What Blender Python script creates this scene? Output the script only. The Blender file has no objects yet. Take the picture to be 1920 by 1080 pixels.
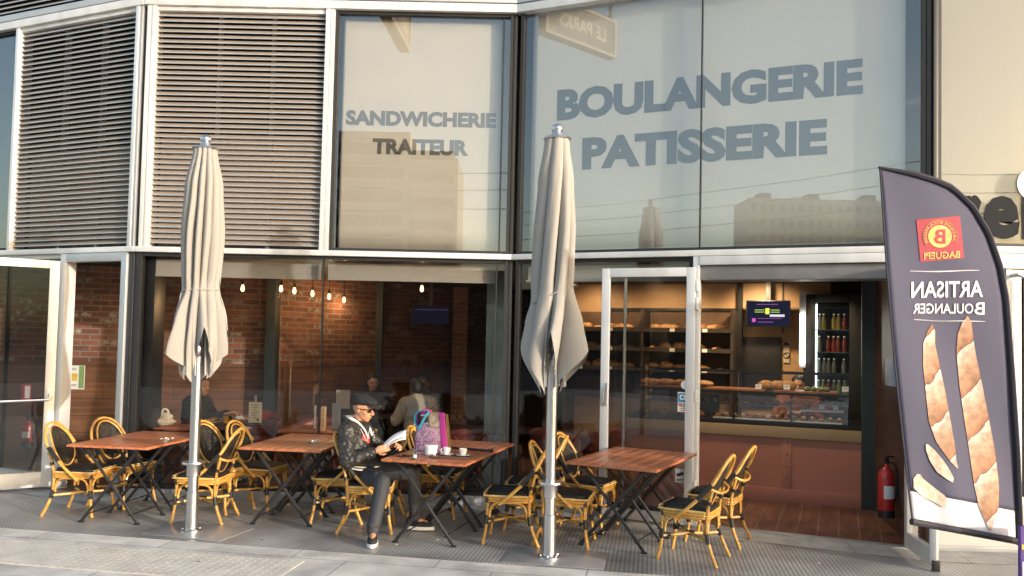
import bpy, bmesh, math, random
from mathutils import Vector as V, Matrix as M, noise as MN
random.seed(7)
S = bpy.context.scene
COL = S.collection
PI = math.pi
# ---------------------------------------------------------------- camera
CF, CH, CP, CS, CR = 1500.0, 1.8, math.atan(58.5/1500.0), 41.5, 0.022
fw = V((0, math.cos(CP), math.sin(CP))); u0 = V((0, -math.sin(CP), math.cos(CP))); r0 = V((1, 0, 0))
rt = r0*math.cos(CR) + u0*math.sin(CR); up = u0*math.cos(CR) - r0*math.sin(CR)
cd = bpy.data.cameras.new('camera'); cam = bpy.data.objects.new('camera', cd); COL.objects.link(cam)
mw = M.Identity(4)
for i in range(3):
    mw[i][0] = rt[i]; mw[i][1] = up[i]; mw[i][2] = -fw[i]
mw[2][3] = CH
cam.matrix_world = mw
cd.sensor_width = 36; cd.lens = 36*CF/1920; cd.shift_y = CS/1920
cd.clip_start = 0.05; cd.clip_end = 2000
S.camera = cam
def ray(u, v):
    return fw + rt*((u-960)/CF) - up*((v-540-CS)/CF)
def atz(u, v, z):
    d = ray(u, v); return V((0, 0, CH)) + d*((z-CH)/d.z)
def aty(u, v, y):
    d = ray(u, v); return V((0, 0, CH)) + d*(y/d.y)
def atp(u, v, p, n):
    d = ray(u, v); o = V((0, 0, CH)); return o + d*((p-o).dot(n)/d.dot(n))
# ---------------------------------------------------------------- light
SUN_AZ, SUN_EL = math.radians(36), math.radians(10)
sd = V((math.cos(SUN_AZ)*math.cos(SUN_EL), -math.sin(SUN_AZ)*math.cos(SUN_EL), math.sin(SUN_EL)))
W = bpy.data.worlds.new('World'); S.world = W; W.use_nodes = True
nt = W.node_tree; nt.nodes.clear()
sky = nt.nodes.new('ShaderNodeTexSky'); sky.sky_type = 'NISHITA'; sky.sun_disc = False
sky.sun_elevation = SUN_EL; sky.sun_rotation = math.atan2(sd.x, sd.y)
sky.air_density = 1.0; sky.dust_density = 2.2; sky.ozone_density = 0.7
bg = nt.nodes.new('ShaderNodeBackground'); bg.inputs[1].default_value = 0.15
wo = nt.nodes.new('ShaderNodeOutputWorld')
nt.links.new(sky.outputs[0], bg.inputs[0]); nt.links.new(bg.outputs[0], wo.inputs[0])
sl = bpy.data.lights.new('sun', 'SUN'); sl.energy = 2.0; sl.angle = math.radians(0.6); sl.color = (0.63, 0.595, 0.555)
so = bpy.data.objects.new('sun', sl); COL.objects.link(so)
so.rotation_mode = 'QUATERNION'; so.rotation_quaternion = (-sd).to_track_quat('-Z', 'Y'); so.location = sd*60
S.view_settings.view_transform = 'Standard'; S.view_settings.look = 'None'
S.view_settings.exposure = 1.78; S.view_settings.gamma = 1.0
# ---------------------------------------------------------------- materials
def new_mat(name):
    m = bpy.data.materials.new(name); m.use_nodes = True
    n = m.node_tree; n.nodes.clear()
    o = n.nodes.new('ShaderNodeOutputMaterial')
    return m, n, o
def N(n, t, **kw):
    x = n.nodes.new(t)
    for k, v in kw.items():
        if k[0] == 'i': x.inputs[int(k[1:])].default_value = v
        else: setattr(x, k, v)
    return x
def coords(n, world=False, rotz=0.0, vert=False, scale=(1, 1, 1)):
    if world:
        g = N(n, 'ShaderNodeNewGeometry').outputs['Position']
    else:
        g = N(n, 'ShaderNodeTexCoord').outputs['Object']
    mp = N(n, 'ShaderNodeVectorRotate', rotation_type='Z_AXIS'); mp.inputs['Angle'].default_value = rotz
    n.links.new(g, mp.inputs['Vector']); out = mp.outputs[0]
    if vert:
        s = N(n, 'ShaderNodeSeparateXYZ'); c = N(n, 'ShaderNodeCombineXYZ')
        n.links.new(out, s.inputs[0]); n.links.new(s.outputs[0], c.inputs[0]); n.links.new(s.outputs[2], c.inputs[1]); out = c.outputs[0]
    if scale != (1, 1, 1):
        q = N(n, 'ShaderNodeVectorMath', operation='MULTIPLY'); q.inputs[1].default_value = scale
        n.links.new(out, q.inputs[0]); out = q.outputs[0]
    return out
def mixc(n, fac, a, b, mode='MIX'):
    x = N(n, 'ShaderNodeMix', data_type='RGBA', blend_type=mode)
    for sock, val in ((x.inputs[0], fac), (x.inputs[6], a), (x.inputs[7], b)):
        if hasattr(val, 'links'): n.links.new(val, sock)
        else: sock.default_value = val if not isinstance(val, tuple) else (*val, 1)[:4]
    return x.outputs[2]
def ramp(n, src, stops):
    r = N(n, 'ShaderNodeValToRGB'); e = r.color_ramp.elements
    while len(e) < len(stops): e.new(0.5)
    for i, (p, c) in enumerate(stops):
        e[i].position = p; e[i].color = (c, c, c, 1) if not isinstance(c, tuple) else (*c, 1)
    n.links.new(src, r.inputs[0]); return r.outputs[0]
def mat(name, col, rough=0.5, metal=0.0, var=0.15, vscale=6.0, bump=0.0, bscale=40.0, spec=0.5, coat=0.0, stretch=(1, 1, 1), col2=None, sheen=0.0, trans=0.0, rnd=0.0):
    m, n, o = new_mat(name)
    b = N(n, 'ShaderNodeBsdfPrincipled')
    c = coords(n, scale=stretch)
    t = N(n, 'ShaderNodeTexNoise'); t.inputs['Scale'].default_value = vscale; t.inputs['Detail'].default_value = 6
    n.links.new(c, t.inputs['Vector'])
    lo = tuple(x*(1-var) for x in col); hi = tuple(min(1, x*(1+var)) for x in col) if col2 is None else col2
    f = ramp(n, t.outputs[0], [(0.3, 0.0), (0.7, 1.0)])
    cc = mixc(n, f, lo, hi)
    if rnd:
        oi = N(n, 'ShaderNodeObjectInfo'); cc = mixc(n, 1.0, cc, ramp(n, oi.outputs['Random'], [(0.0, 1-rnd), (1.0, 1+rnd*0.5)]), 'MULTIPLY')
        t9 = N(n, 'ShaderNodeTexNoise'); t9.inputs['Scale'].default_value = 35; t9.inputs['Detail'].default_value = 4; n.links.new(c, t9.inputs['Vector']); cc = mixc(n, 1.0, cc, ramp(n, t9.outputs[0], [(0.3, 0.78), (0.62, 1.05)]), 'MULTIPLY')
    n.links.new(cc, b.inputs['Base Color'])
    rr = N(n, 'ShaderNodeMapRange'); rr.inputs[3].default_value = max(0, rough-0.08); rr.inputs[4].default_value = min(1, rough+0.08)
    n.links.new(t.outputs[0], rr.inputs[0]); n.links.new(rr.outputs[0], b.inputs['Roughness'])
    b.inputs['Metallic'].default_value = metal; b.inputs['Specular IOR Level'].default_value = spec
    b.inputs['Coat Weight'].default_value = coat
    if sheen: b.inputs['Sheen Weight'].default_value = sheen
    if bump:
        t2 = N(n, 'ShaderNodeTexNoise'); t2.inputs['Scale'].default_value = bscale; t2.inputs['Detail'].default_value = 5
        n.links.new(c, t2.inputs['Vector'])
        bp = N(n, 'ShaderNodeBump'); bp.inputs['Strength'].default_value = bump; bp.inputs['Distance'].default_value = 0.01
        n.links.new(t2.outputs[0], bp.inputs['Height']); n.links.new(bp.outputs[0], b.inputs['Normal'])
    if trans:
        tr = N(n, 'ShaderNodeBsdfTranslucent'); tr.inputs[0].default_value = (*col, 1)
        mx = N(n, 'ShaderNodeMixShader', i0=trans); n.links.new(b.outputs[0], mx.inputs[1]); n.links.new(tr.outputs[0], mx.inputs[2])
        n.links.new(mx.outputs[0], o.inputs[0])
    else:
        n.links.new(b.outputs[0], o.inputs[0])
    return m
def glass_mat(name, f0=0.06, tint=(0.86, 0.88, 0.87), wav=0.0):
    m, n, o = new_mat(name)
    tr = N(n, 'ShaderNodeBsdfTransparent'); tr.inputs[0].default_value = (*tint, 1)
    gl = N(n, 'ShaderNodeBsdfGlossy'); gl.inputs['Roughness'].default_value = 0.0; gl.inputs[0].default_value = (0.95, 0.97, 1, 1)
    mx = N(n, 'ShaderNodeMixShader'); lw = N(n, 'ShaderNodeLayerWeight'); lw.inputs[0].default_value = 0.5
    pw = N(n, 'ShaderNodeMath', operation='POWER', i1=5.0); n.links.new(lw.outputs['Facing'], pw.inputs[0])
    fr = N(n, 'ShaderNodeMath', operation='MULTIPLY_ADD', i1=1-f0, i2=f0); n.links.new(pw.outputs[0], fr.inputs[0])
    if wav:
        c = coords(n, world=True); t = N(n, 'ShaderNodeTexNoise'); t.inputs['Scale'].default_value = 0.9; t.inputs['Detail'].default_value = 1
        n.links.new(c, t.inputs['Vector']); bp = N(n, 'ShaderNodeBump'); bp.inputs['Strength'].default_value = wav; bp.inputs['Distance'].default_value = 0.02
        n.links.new(t.outputs[0], bp.inputs['Height']); n.links.new(bp.outputs[0], gl.inputs['Normal'])
    n.links.new(fr.outputs[0], mx.inputs[0]); n.links.new(tr.outputs[0], mx.inputs[1]); n.links.new(gl.outputs[0], mx.inputs[2])
    n.links.new(mx.outputs[0], o.inputs[0]); return m
def emit_mat(name, col, strength):
    m, n, o = new_mat(name); e = N(n, 'ShaderNodeEmission'); e.inputs[0].default_value = (*col, 1); e.inputs[1].default_value = strength
    n.links.new(e.outputs[0], o.inputs[0]); return m
def brick_mat(name, c1, c2, mortar, bw, bh, ms, rotz, vert, rough=0.85, offset=0.5, extra=None, bump=0.5, spec=0.4, grain=None, rvar=0.0, stain=0.0):
    m, n, o = new_mat(name); b = N(n, 'ShaderNodeBsdfPrincipled')
    c = coords(n, world=True, rotz=rotz, vert=vert)
    t = N(n, 'ShaderNodeTexBrick'); t.offset = offset; t.inputs['Scale'].default_value = 1
    t.inputs['Brick Width'].default_value = bw; t.inputs['Row Height'].default_value = bh; t.inputs['Mortar Size'].default_value = ms
    t.inputs['Mortar Smooth'].default_value = 0.2; t.inputs['Bias'].default_value = -0.1
    t.inputs['Color1'].default_value = (*c1, 1); t.inputs['Color2'].default_value = (*c2, 1); t.inputs['Mortar'].default_value = (*mortar, 1)
    n.links.new(c, t.inputs['Vector'])
    col = t.outputs['Color']
    ns = N(n, 'ShaderNodeTexNoise'); ns.inputs['Scale'].default_value = 3.0; ns.inputs['Detail'].default_value = 7; n.links.new(c, ns.inputs['Vector'])
    col = mixc(n, 1.0, col, ramp(n, ns.outputs[0], [(0.25, 0.68), (0.75, 1.25)]), 'MULTIPLY')
    if extra:      # a share of differently coloured bricks
        t3 = N(n, 'ShaderNodeTexBrick'); t3.offset = offset; t3.inputs['Scale'].default_value = 1
        for k, v in (('Brick Width', bw), ('Row Height', bh), ('Mortar Size', ms), ('Bias', -0.25)): t3.inputs[k].default_value = v
        t3.inputs['Color1'].default_value = (0, 0, 0, 1); t3.inputs['Color2'].default_value = (1, 1, 1, 1); t3.inputs['Mortar'].default_value = (0, 0, 0, 1)
        n.links.new(c, t3.inputs['Vector'])
        n2 = N(n, 'ShaderNodeTexNoise'); n2.inputs['Scale'].default_value = 14; n2.inputs['Detail'].default_value = 4; n.links.new(c, n2.inputs['Vector'])
        f = mixc(n, 1.0, ramp(n, t3.outputs['Color'], [(0.55, 0.0), (0.75, 1.0)]), ramp(n, n2.outputs[0], [(0.4, 0.1), (0.6, 1.0)]), 'MULTIPLY')
        col = mixc(n, f, col, extra)
    if grain:
        q = N(n, 'ShaderNodeVectorMath', operation='MULTIPLY'); q.inputs[1].default_value = grain; n.links.new(c, q.inputs[0])
        n3 = N(n, 'ShaderNodeTexNoise'); n3.inputs['Scale'].default_value = 1; n3.inputs['Detail'].default_value = 8; n.links.new(q.outputs[0], n3.inputs['Vector'])
        col = mixc(n, 1.0, col, ramp(n, n3.outputs[0], [(0.25, 0.6), (0.75, 1.3)]), 'MULTIPLY')
    if stain:
        for sc, lo_, hi_ in ((0.9, 0.52, 0.60), (9.0, 0.66, 0.70)):
            n4 = N(n, 'ShaderNodeTexNoise'); n4.inputs['Scale'].default_value = sc; n4.inputs['Detail'].default_value = 9; n4.inputs['Roughness'].default_value = 0.7; n.links.new(c, n4.inputs['Vector'])
            col = mixc(n, 1.0, col, ramp(n, n4.outputs[0], [(lo_, 1.0), (hi_, 1-stain)]), 'MULTIPLY')
    n.links.new(col, b.inputs['Base Color']); b.inputs['Roughness'].default_value = rough; b.inputs['Specular IOR Level'].default_value = spec
    if rvar:
        rr = N(n, 'ShaderNodeMapRange'); rr.inputs[3].default_value = rough-rvar; rr.inputs[4].default_value = rough+rvar
        n.links.new(ns.outputs[0], rr.inputs[0]); n.links.new(rr.outputs[0], b.inputs['Roughness'])
    if bump:
        inv = N(n, 'ShaderNodeMath', operation='SUBTRACT', i0=1.0); n.links.new(t.outputs['Fac'], inv.inputs[1])
        ad = N(n, 'ShaderNodeMath', operation='MULTIPLY_ADD', i1=0.3); n.links.new(ns.outputs[0], ad.inputs[0]); n.links.new(inv.outputs[0], ad.inputs[2])
        bp = N(n, 'ShaderNodeBump'); bp.inputs['Strength'].default_value = bump; bp.inputs['Distance'].default_value = 0.008
        n.links.new(ad.outputs[0], bp.inputs['Height']); n.links.new(bp.outputs[0], b.inputs['Normal'])
    n.links.new(b.outputs[0], o.inputs[0]); return m
# ---------------------------------------------------------------- mesh helpers
class MB:
    def __init__(s): s.bm = bmesh.new(); s.mi = 0
    def _f(s, vs):
        try:
            f = s.bm.faces.new(vs); f.material_index = s.mi; f.smooth = True
        except ValueError: pass
    def box(s, c, d, rot=None, bev=0.0):
        c = V(c); R = rot if rot is not None else M.Identity(3)
        hx, hy, hz = d[0]/2, d[1]/2, d[2]/2
        b = min(bev, hx*0.9, hy*0.9, hz*0.9)
        if b <= 0:
            vs = [s.bm.verts.new(c + R @ V((x*hx, y*hy, z*hz))) for z in (-1, 1) for y in (-1, 1) for x in (-1, 1)]
            for q in ((0, 2, 3, 1), (4, 5, 7, 6), (0, 1, 5, 4), (2, 6, 7, 3), (0, 4, 6, 2), (1, 3, 7, 5)): s._f([vs[i] for i in q])
            return s
        t = bmesh.new(); bmesh.ops.create_cube(t, size=1)
        for v in t.verts: v.co = V((v.co.x*2*hx, v.co.y*2*hy, v.co.z*2*hz))
        bmesh.ops.bevel(t, geom=t.edges[:], offset=b, segments=2, affect='EDGES', profile=0.6)
        mp = {v: s.bm.verts.new(c + R @ v.co) for v in t.verts}
        for f in t.faces: s._f([mp[v] for v in f.verts])
        t.free(); return s
    def prism(s, pts, ext):
        ext = V(ext); a = [s.bm.verts.new(V(p)) for p in pts]; b = [s.bm.verts.new(V(p)+ext) for p in pts]
        n = len(a)
        nrm = V((0, 0, 0))
        for i in range(n): nrm += V(pts[i]).cross(V(pts[(i+1) % n]))
        fl = nrm.dot(ext) > 0
        s._f(a[::-1] if fl else a); s._f(b if fl else b[::-1])
        for i in range(n):
            q = [a[i], a[(i+1) % n], b[(i+1) % n], b[i]]
            s._f(q if fl else q[::-1])
        return s
    def tube(s, pts, r, n=8, closed=False, sub=0, flat=1.0):
        pts = [V(p) for p in pts]
        rs = list(r) if hasattr(r, '__len__') else [r]*len(pts)
        if sub: pts, rs = spline(pts, rs, sub, closed)
        k = len(pts)
        T = []
        for i in range(k):
            a = pts[(i-1) % k] if (closed or i > 0) else pts[i]; b = pts[(i+1) % k] if (closed or i < k-1) else pts[i]
            T.append((b-a).normalized() if (b-a).length > 1e-9 else V((0, 0, 1)))
        up_ = V((0, 0, 1)) if abs(T[0].z) < 0.9 else V((1, 0, 0))
        nn = (up_ - T[0]*up_.dot(T[0])).normalized(); rings = []
        for i in range(k):
            nn = (nn - T[i]*nn.dot(T[i])).normalized(); bb = T[i].cross(nn)
            rings.append([s.bm.verts.new(pts[i] + (nn*math.cos(2*PI*j/n)*flat + bb*math.sin(2*PI*j/n))*rs[i]) for j in range(n)])
        for i in range(k if closed else k-1):
            A, B = rings[i], rings[(i+1) % k]
            for j in range(n): s._f([A[j], A[(j+1) % n], B[(j+1) % n], B[j]])
        if not closed:
            s._f(rings[0][::-1]); s._f(rings[-1])
        return s
    def lathe(s, prof, c=(0, 0, 0), n=20, R=None):
        c = V(c); R = R if R is not None else M.Identity(3); rings = []
        for (r, z) in prof:
            rings.append([s.bm.verts.new(c + R @ V((r*math.cos(2*PI*j/n), r*math.sin(2*PI*j/n), z))) for j in range(n)] if r > 1e-6 else [s.bm.verts.new(c + R @ V((0, 0, z)))])
        for A, B in zip(rings[:-1], rings[1:]):
            for j in range(n):
                a, b, c2, d = A[j % len(A)], A[(j+1) % len(A)], B[(j+1) % len(B)], B[j % len(B)]
                if len(A) == 1 and len(B) == 1: continue
                if len(A) == 1: s._f([a, c2, d])
                elif len(B) == 1: s._f([a, b, c2])
                else: s._f([a, b, c2, d])
        if len(rings[0]) > 1: s._f(rings[0][::-1])
        if len(rings[-1]) > 1: s._f(rings[-1])
        return s
    def ell(s, c, r, R=None, nu=14, nv=9, wob=0.0, seed=0):
        c = V(c); R = R if R is not None else M.Identity(3); r = r if hasattr(r, '__len__') else (r, r, r)
        rings = []
        for i in range(nv+1):
            th = PI*i/nv; row = []
            for j in range(nu if 0 < i < nv else 1):
                ph = 2*PI*j/nu; d = V((math.sin(th)*math.cos(ph), math.sin(th)*math.sin(ph), math.cos(th)))
                k = 1 + (wob*MN.noise(d*2.2+V((seed*3.1, seed*1.7, 0))) if wob else 0)
                row.append(s.bm.verts.new(c + R @ V((d.x*r[0]*k, d.y*r[1]*k, d.z*r[2]*k))))
            rings.append(row)
        for A, B in zip(rings[:-1], rings[1:]):
            for j in range(nu):
                if len(A) == 1: s._f([A[0], B[j], B[(j+1) % nu]])
                elif len(B) == 1: s._f([A[j], B[0], A[(j+1) % nu]])
                else: s._f([A[j], B[j], B[(j+1) % nu], A[(j+1) % nu]])
        return s
    def grid(s, fn, nu, nv, cu=False, cv=False, thick=0.0):
        g = [[s.bm.verts.new(V(fn(i/(nu if cu else nu-1), j/(nv if cv else nv-1)))) for j in range(nv)] for i in range(nu)]
        for i in range(nu if cu else nu-1):
            for j in range(nv if cv else nv-1):
                s._f([g[i][j], g[(i+1) % nu][j], g[(i+1) % nu][(j+1) % nv], g[i][(j+1) % nv]])
        return s
    def cap(s, a, b, ra, rb, n=12):     # tapered capsule between two points
        a, b = V(a), V(b); d = b-a; L = d.length
        if L < 1e-6: return s.ell(a, ra)
        R = d.to_track_quat('Z', 'Y').to_matrix(); prof = [(0, -ra)]
        for t in (60, 30): prof.append((ra*math.cos(math.radians(t)), -ra*math.sin(math.radians(t))))
        prof += [(ra, 0), (rb, L)]
        for t in (30, 60): prof.append((rb*math.cos(math.radians(t)), L+rb*math.sin(math.radians(t))))
        prof.append((0, L+rb)); return s.lathe(prof, a, n, R)
    def build(s, name, m, parent=None, world=True, flat=False, ang=35, solid=0.0, recalc=True):
        if recalc: bmesh.ops.recalc_face_normals(s.bm, faces=s.bm.faces[:])
        me = bpy.data.meshes.new(name); s.bm.to_mesh(me); s.bm.free()
        for x in (m if isinstance(m, (list, tuple)) else [m]): me.materials.append(x)
        if not flat: me.set_sharp_from_angle(angle=math.radians(ang))
        else: me.shade_flat()
        o = bpy.data.objects.new(name, me); COL.objects.link(o)
        if parent is not None:
            o.parent = parent
            if world: me.transform(wm(parent).inverted())
        if solid:
            md = o.modifiers.new('solid', 'SOLIDIFY'); md.thickness = solid; md.offset = 0
        return o
def spline(pts, rs, sub, closed=False):
    k = len(pts); P = []; Q = []
    for i in range(k if closed else k-1):
        g = lambda a: pts[a % k] if closed else pts[max(0, min(k-1, a))]
        p0, p1, p2, p3 = g(i-1), g(i), g(i+1), g(i+2); ra, rb = rs[i % k], rs[(i+1) % k]
        for t in range(sub):
            x = t/sub
            P.append(0.5*((2*p1) + (p2-p0)*x + (2*p0-5*p1+4*p2-p3)*x*x + (3*p1-p0-3*p2+p3)*x**3)); Q.append(ra+(rb-ra)*x)
    if not closed: P.append(pts[-1]); Q.append(rs[-1])
    return P, Q
def wm(o):
    m = o.matrix_basis.copy()
    while o.parent is not None:
        o = o.parent; m = o.matrix_basis @ m
    return m
def rz(a): return M.Rotation(a, 3, 'Z')
def thing(name, label, cat, loc=(0, 0, 0), rot=0.0, group=None):
    o = bpy.data.objects.new(name, None); COL.objects.link(o); o.empty_display_size = 0.1
    o.location = loc; o.rotation_euler = (0, 0, rot); return tag(o, label, cat, group)
def tag(o, label, cat, group=None):
    o['label'] = label; o['category'] = cat
    if group: o['group'] = group
    return o
def struct(o): o['kind'] = 'structure'; return o
def kids(o): return [c for c in bpy.data.objects if c.parent == o]
def dup(o, loc=None, rot=None, label=None, parent=None, tree=None):
    c = o.copy(); COL.objects.link(c)
    if parent is not None: c.parent = parent
    if loc is not None: c.location = loc
    if rot is not None: c.rotation_euler = (0, 0, rot)
    if label: c['label'] = label
    for ch in kids(o): dup(ch, parent=c)
    return c
def text_mesh(body, bold=0.0, ext=0.0):
    cu = bpy.data.curves.new('txt', 'FONT'); cu.body = body; cu.size = 1; cu.offset = bold; cu.extrude = ext; cu.resolution_u = 3
    o = bpy.data.objects.new('txt', cu); COL.objects.link(o)
    me = bpy.data.meshes.new_from_object(o.evaluated_get(bpy.context.evaluated_depsgraph_get()))
    bpy.data.objects.remove(o); bpy.data.curves.remove(cu); return me
def add_text(mb, body, org, ex, ey, wid, hei, bold=0.02, mirror=False, nrm=None):
    """letters fitted to a box: org bottom-left corner, ex / ey unit directions on the surface"""
    me = text_mesh(body, bold); xs = [v.co.x for v in me.vertices]; ys = [v.co.y for v in me.vertices]
    x0, x1, y0, y1 = min(xs), max(xs), min(ys), max(ys); org, ex, ey = V(org), V(ex), V(ey); vs = []
    for v in me.vertices:
        a = (v.co.x-x0)/(x1-x0); b = (v.co.y-y0)/(y1-y0)
        if mirror: a = 1-a
        vs.append(mb.bm.verts.new(org + ex*(a*wid) + ey*(b*hei)))
    for p in me.polygons: mb._f([vs[i] for i in p.vertices])
    bpy.data.meshes.remove(me)
def remesh(mb, vox, smooth=3, fac=0.5):
    """fuse overlapping shapes into one continuous skin"""
    bmesh.ops.recalc_face_normals(mb.bm, faces=mb.bm.faces[:])
    me = bpy.data.meshes.new('tmp'); mb.bm.to_mesh(me); mb.bm.free(); o = bpy.data.objects.new('tmp', me); COL.objects.link(o)
    r = o.modifiers.new('r', 'REMESH'); r.mode = 'VOXEL'; r.voxel_size = vox
    if smooth:
        q = o.modifiers.new('s', 'SMOOTH'); q.iterations = smooth; q.factor = fac
    bpy.context.view_layer.update()
    m2 = bpy.data.meshes.new_from_object(o.evaluated_get(bpy.context.evaluated_depsgraph_get()))
    bpy.data.objects.remove(o); bpy.data.meshes.remove(me)
    out = MB(); out.bm.from_mesh(m2); bpy.data.meshes.remove(m2)
    for f in out.bm.faces: f.smooth = True
    return out
# ---------------------------------------------------------------- material library
TH = math.radians(22.3)
alu = mat('aluminium', (0.60, 0.60, 0.595), 0.45, 0.3, 0.10, 5, stretch=(1, 1, 0.3))
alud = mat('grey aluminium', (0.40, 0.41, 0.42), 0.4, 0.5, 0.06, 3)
blackm = mat('black metal', (0.015, 0.015, 0.016), 0.4, 0.0, 0.2, 8)
gasket = mat('black gasket', (0.012, 0.012, 0.013), 0.6)
steel = mat('brushed steel', (0.55, 0.55, 0.56), 0.3, 1.0, 0.08, 4, stretch=(6, 6, 0.4))
platem = mat('steel plate', (0.33, 0.33, 0.335), 0.3, 0.35, 0.12, 5, bump=0.05, bscale=60)
louvm = mat('louvre slat', (0.28, 0.235, 0.20), 0.5, 0.15, 0.08, 2)
louvback = mat('louvre backing', (0.36, 0.31, 0.26), 0.7)
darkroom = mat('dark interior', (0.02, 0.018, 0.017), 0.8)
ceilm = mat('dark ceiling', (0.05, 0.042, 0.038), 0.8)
blindm = mat('beige blind', (0.42, 0.395, 0.365), 0.85, 0, 0.03, 1.2, bump=0.03, bscale=300)
blindg = mat('grey blind', (0.60, 0.59, 0.57), 0.85, 0, 0.03, 1.2, bump=0.03, bscale=300)
lettm = mat('grey lettering', (0.085, 0.08, 0.075), 0.7, 0, 0.04)
lettb = mat('blue grey lettering', (0.12, 0.14, 0.16), 0.7, 0, 0.04)
glass_up = glass_mat('upper glass', 0.085, (0.92, 0.92, 0.9), 0.012)
glass_lo = glass_mat('shop glass', 0.03, (0.82, 0.815, 0.80), 0.012)
glass_in = glass_mat('case glass', 0.04, (0.95, 0.96, 0.95))
brickm = brick_mat('red brick', (0.30, 0.085, 0.042), (0.16, 0.052, 0.033), (0.13, 0.10, 0.085), 0.23, 0.077, 0.009, 0.0, True, extra=(0.42, 0.31, 0.25))
def brickw(ang): return brick_mat('red brick turned', (0.27, 0.11, 0.068), (0.11, 0.052, 0.04), (0.24, 0.20, 0.17), 0.23, 0.077, 0.010, -ang, True, extra=(0.45, 0.36, 0.29))
def woodtile(ang): return brick_mat('wood tile', (0.20, 0.095, 0.05), (0.135, 0.065, 0.036), (0.06, 0.03, 0.018), 0.9, 0.225, 0.004, -ang, True, 0.45, bump=0.15, grain=(1.6, 22, 1))
tilem = brick_mat('brown floor tile', (0.14, 0.065, 0.045), (0.105, 0.05, 0.036), (0.20, 0.15, 0.12), 0.95, 0.19, 0.005, PI/2+TH, False, 0.42, offset=0.33, bump=0.2, grain=(2, 14, 1))
walltile = brick_mat('dark wall tile', (0.075, 0.042, 0.03), (0.055, 0.033, 0.025), (0.03, 0.02, 0.016), 0.6, 0.24, 0.004, 1.2, True, 0.45, bump=0.15, grain=(1.6, 18, 1))
granite = brick_mat('granite paving', (0.60, 0.565, 0.525), (0.53, 0.50, 0.465), (0.25, 0.24, 0.23), 1.2, 0.62, 0.006, math.radians(10), False, 0.75, offset=0.4, bump=0.12, grain=(160, 160, 1), stain=0.28)
granite2 = brick_mat('granite edge', (0.36, 0.35, 0.33), (0.32, 0.31, 0.295), (0.2, 0.19, 0.18), 0.9, 5.0, 0.005, math.radians(10), False, 0.7, bump=0.1, grain=(160, 160, 1), stain=0.25)
asph = mat('asphalt', (0.075, 0.074, 0.072), 0.85, 0, 0.2, 1.5, bump=0.2, bscale=200)
tactm = mat('tactile paving', (0.54, 0.50, 0.44), 0.7, 0, 0.12, 5, bump=0.1, bscale=90)
def grate_mat():
    m, n, o = new_mat('steel grating'); b = N(n, 'ShaderNodeBsdfPrincipled')
    c = coords(n, world=True, rotz=math.radians(10))
    t = N(n, 'ShaderNodeTexBrick'); t.offset = 0.0; t.inputs['Scale'].default_value = 1
    for k, v in (('Brick Width', 0.036), ('Row Height', 0.036), ('Mortar Size', 0.0105), ('Mortar Smooth', 0.3), ('Bias', 0.0)): t.inputs[k].default_value = v
    for k, v in (('Color1', 0.10), ('Color2', 0.13), ('Mortar', 0.34)): t.inputs[k].default_value = (v, v*0.985, v*0.95, 1)
    n.links.new(c, t.inputs['Vector'])
    ns = N(n, 'ShaderNodeTexNoise'); ns.inputs['Scale'].default_value = 1.3; ns.inputs['Detail'].default_value = 8; n.links.new(c, ns.inputs['Vector'])
    col = mixc(n, 1.0, t.outputs['Color'], ramp(n, ns.outputs[0], [(0.3, 0.62), (0.72, 1.4)]), 'MULTIPLY')
    n.links.new(col, b.inputs['Base Color'])
    n.links.new(ramp(n, ns.outputs[0], [(0.3, 0.3), (0.7, 0.55)]), b.inputs['Roughness'])
    b.inputs['Metallic'].default_value = 0.15
    bp = N(n, 'ShaderNodeBump'); bp.inputs['Strength'].default_value = 0.35; bp.inputs['Distance'].default_value = 0.006
    n.links.new(t.outputs['Fac'], bp.inputs['Height']); n.links.new(bp.outputs[0], b.inputs['Normal'])
    n.links.new(b.outputs[0], o.inputs[0]); return m
gratem = grate_mat()
# ---------------------------------------------------------------- facade frames: P(s along, d inward, z)
class Fr:
    def __init__(s, o, ang):
        s.o = V((o[0], o[1], 0)); s.ang = ang; s.e = V((math.cos(ang), math.sin(ang), 0)); s.n = V((-math.sin(ang), math.cos(ang), 0)); s.R = rz(ang)
    def P(s, a, d, z): return s.o + s.e*a + s.n*d + V((0, 0, z))
    def box(s, mb, a0, a1, d0, d1, z0, z1, bev=0.0):
        return mb.box(s.P((a0+a1)/2, (d0+d1)/2, (z0+z1)/2), (abs(a1-a0), abs(d1-d0), abs(z1-z0)), s.R, bev)
    def px(s, u, v, d=0.0):      # the point of the plane at depth d seen at a pixel, as (s, z)
        p = atp(u, v, s.P(0, d, 0), s.n) - s.P(0, d, 0); return p.dot(s.e), p.z
A_ = (-4.18, 8.85); B_ = (-0.01, 8.85)
F2 = Fr(A_, -TH); F3 = Fr(A_, 0.0); F4 = Fr(B_, -TH)
c_ = F4.P(4.13, 0, 0); F5 = Fr((c_.x, c_.y), 0.0)
ZT0, ZT1, ZR0, ZR1 = 2.70, 2.76, 5.47, 5.56
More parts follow.
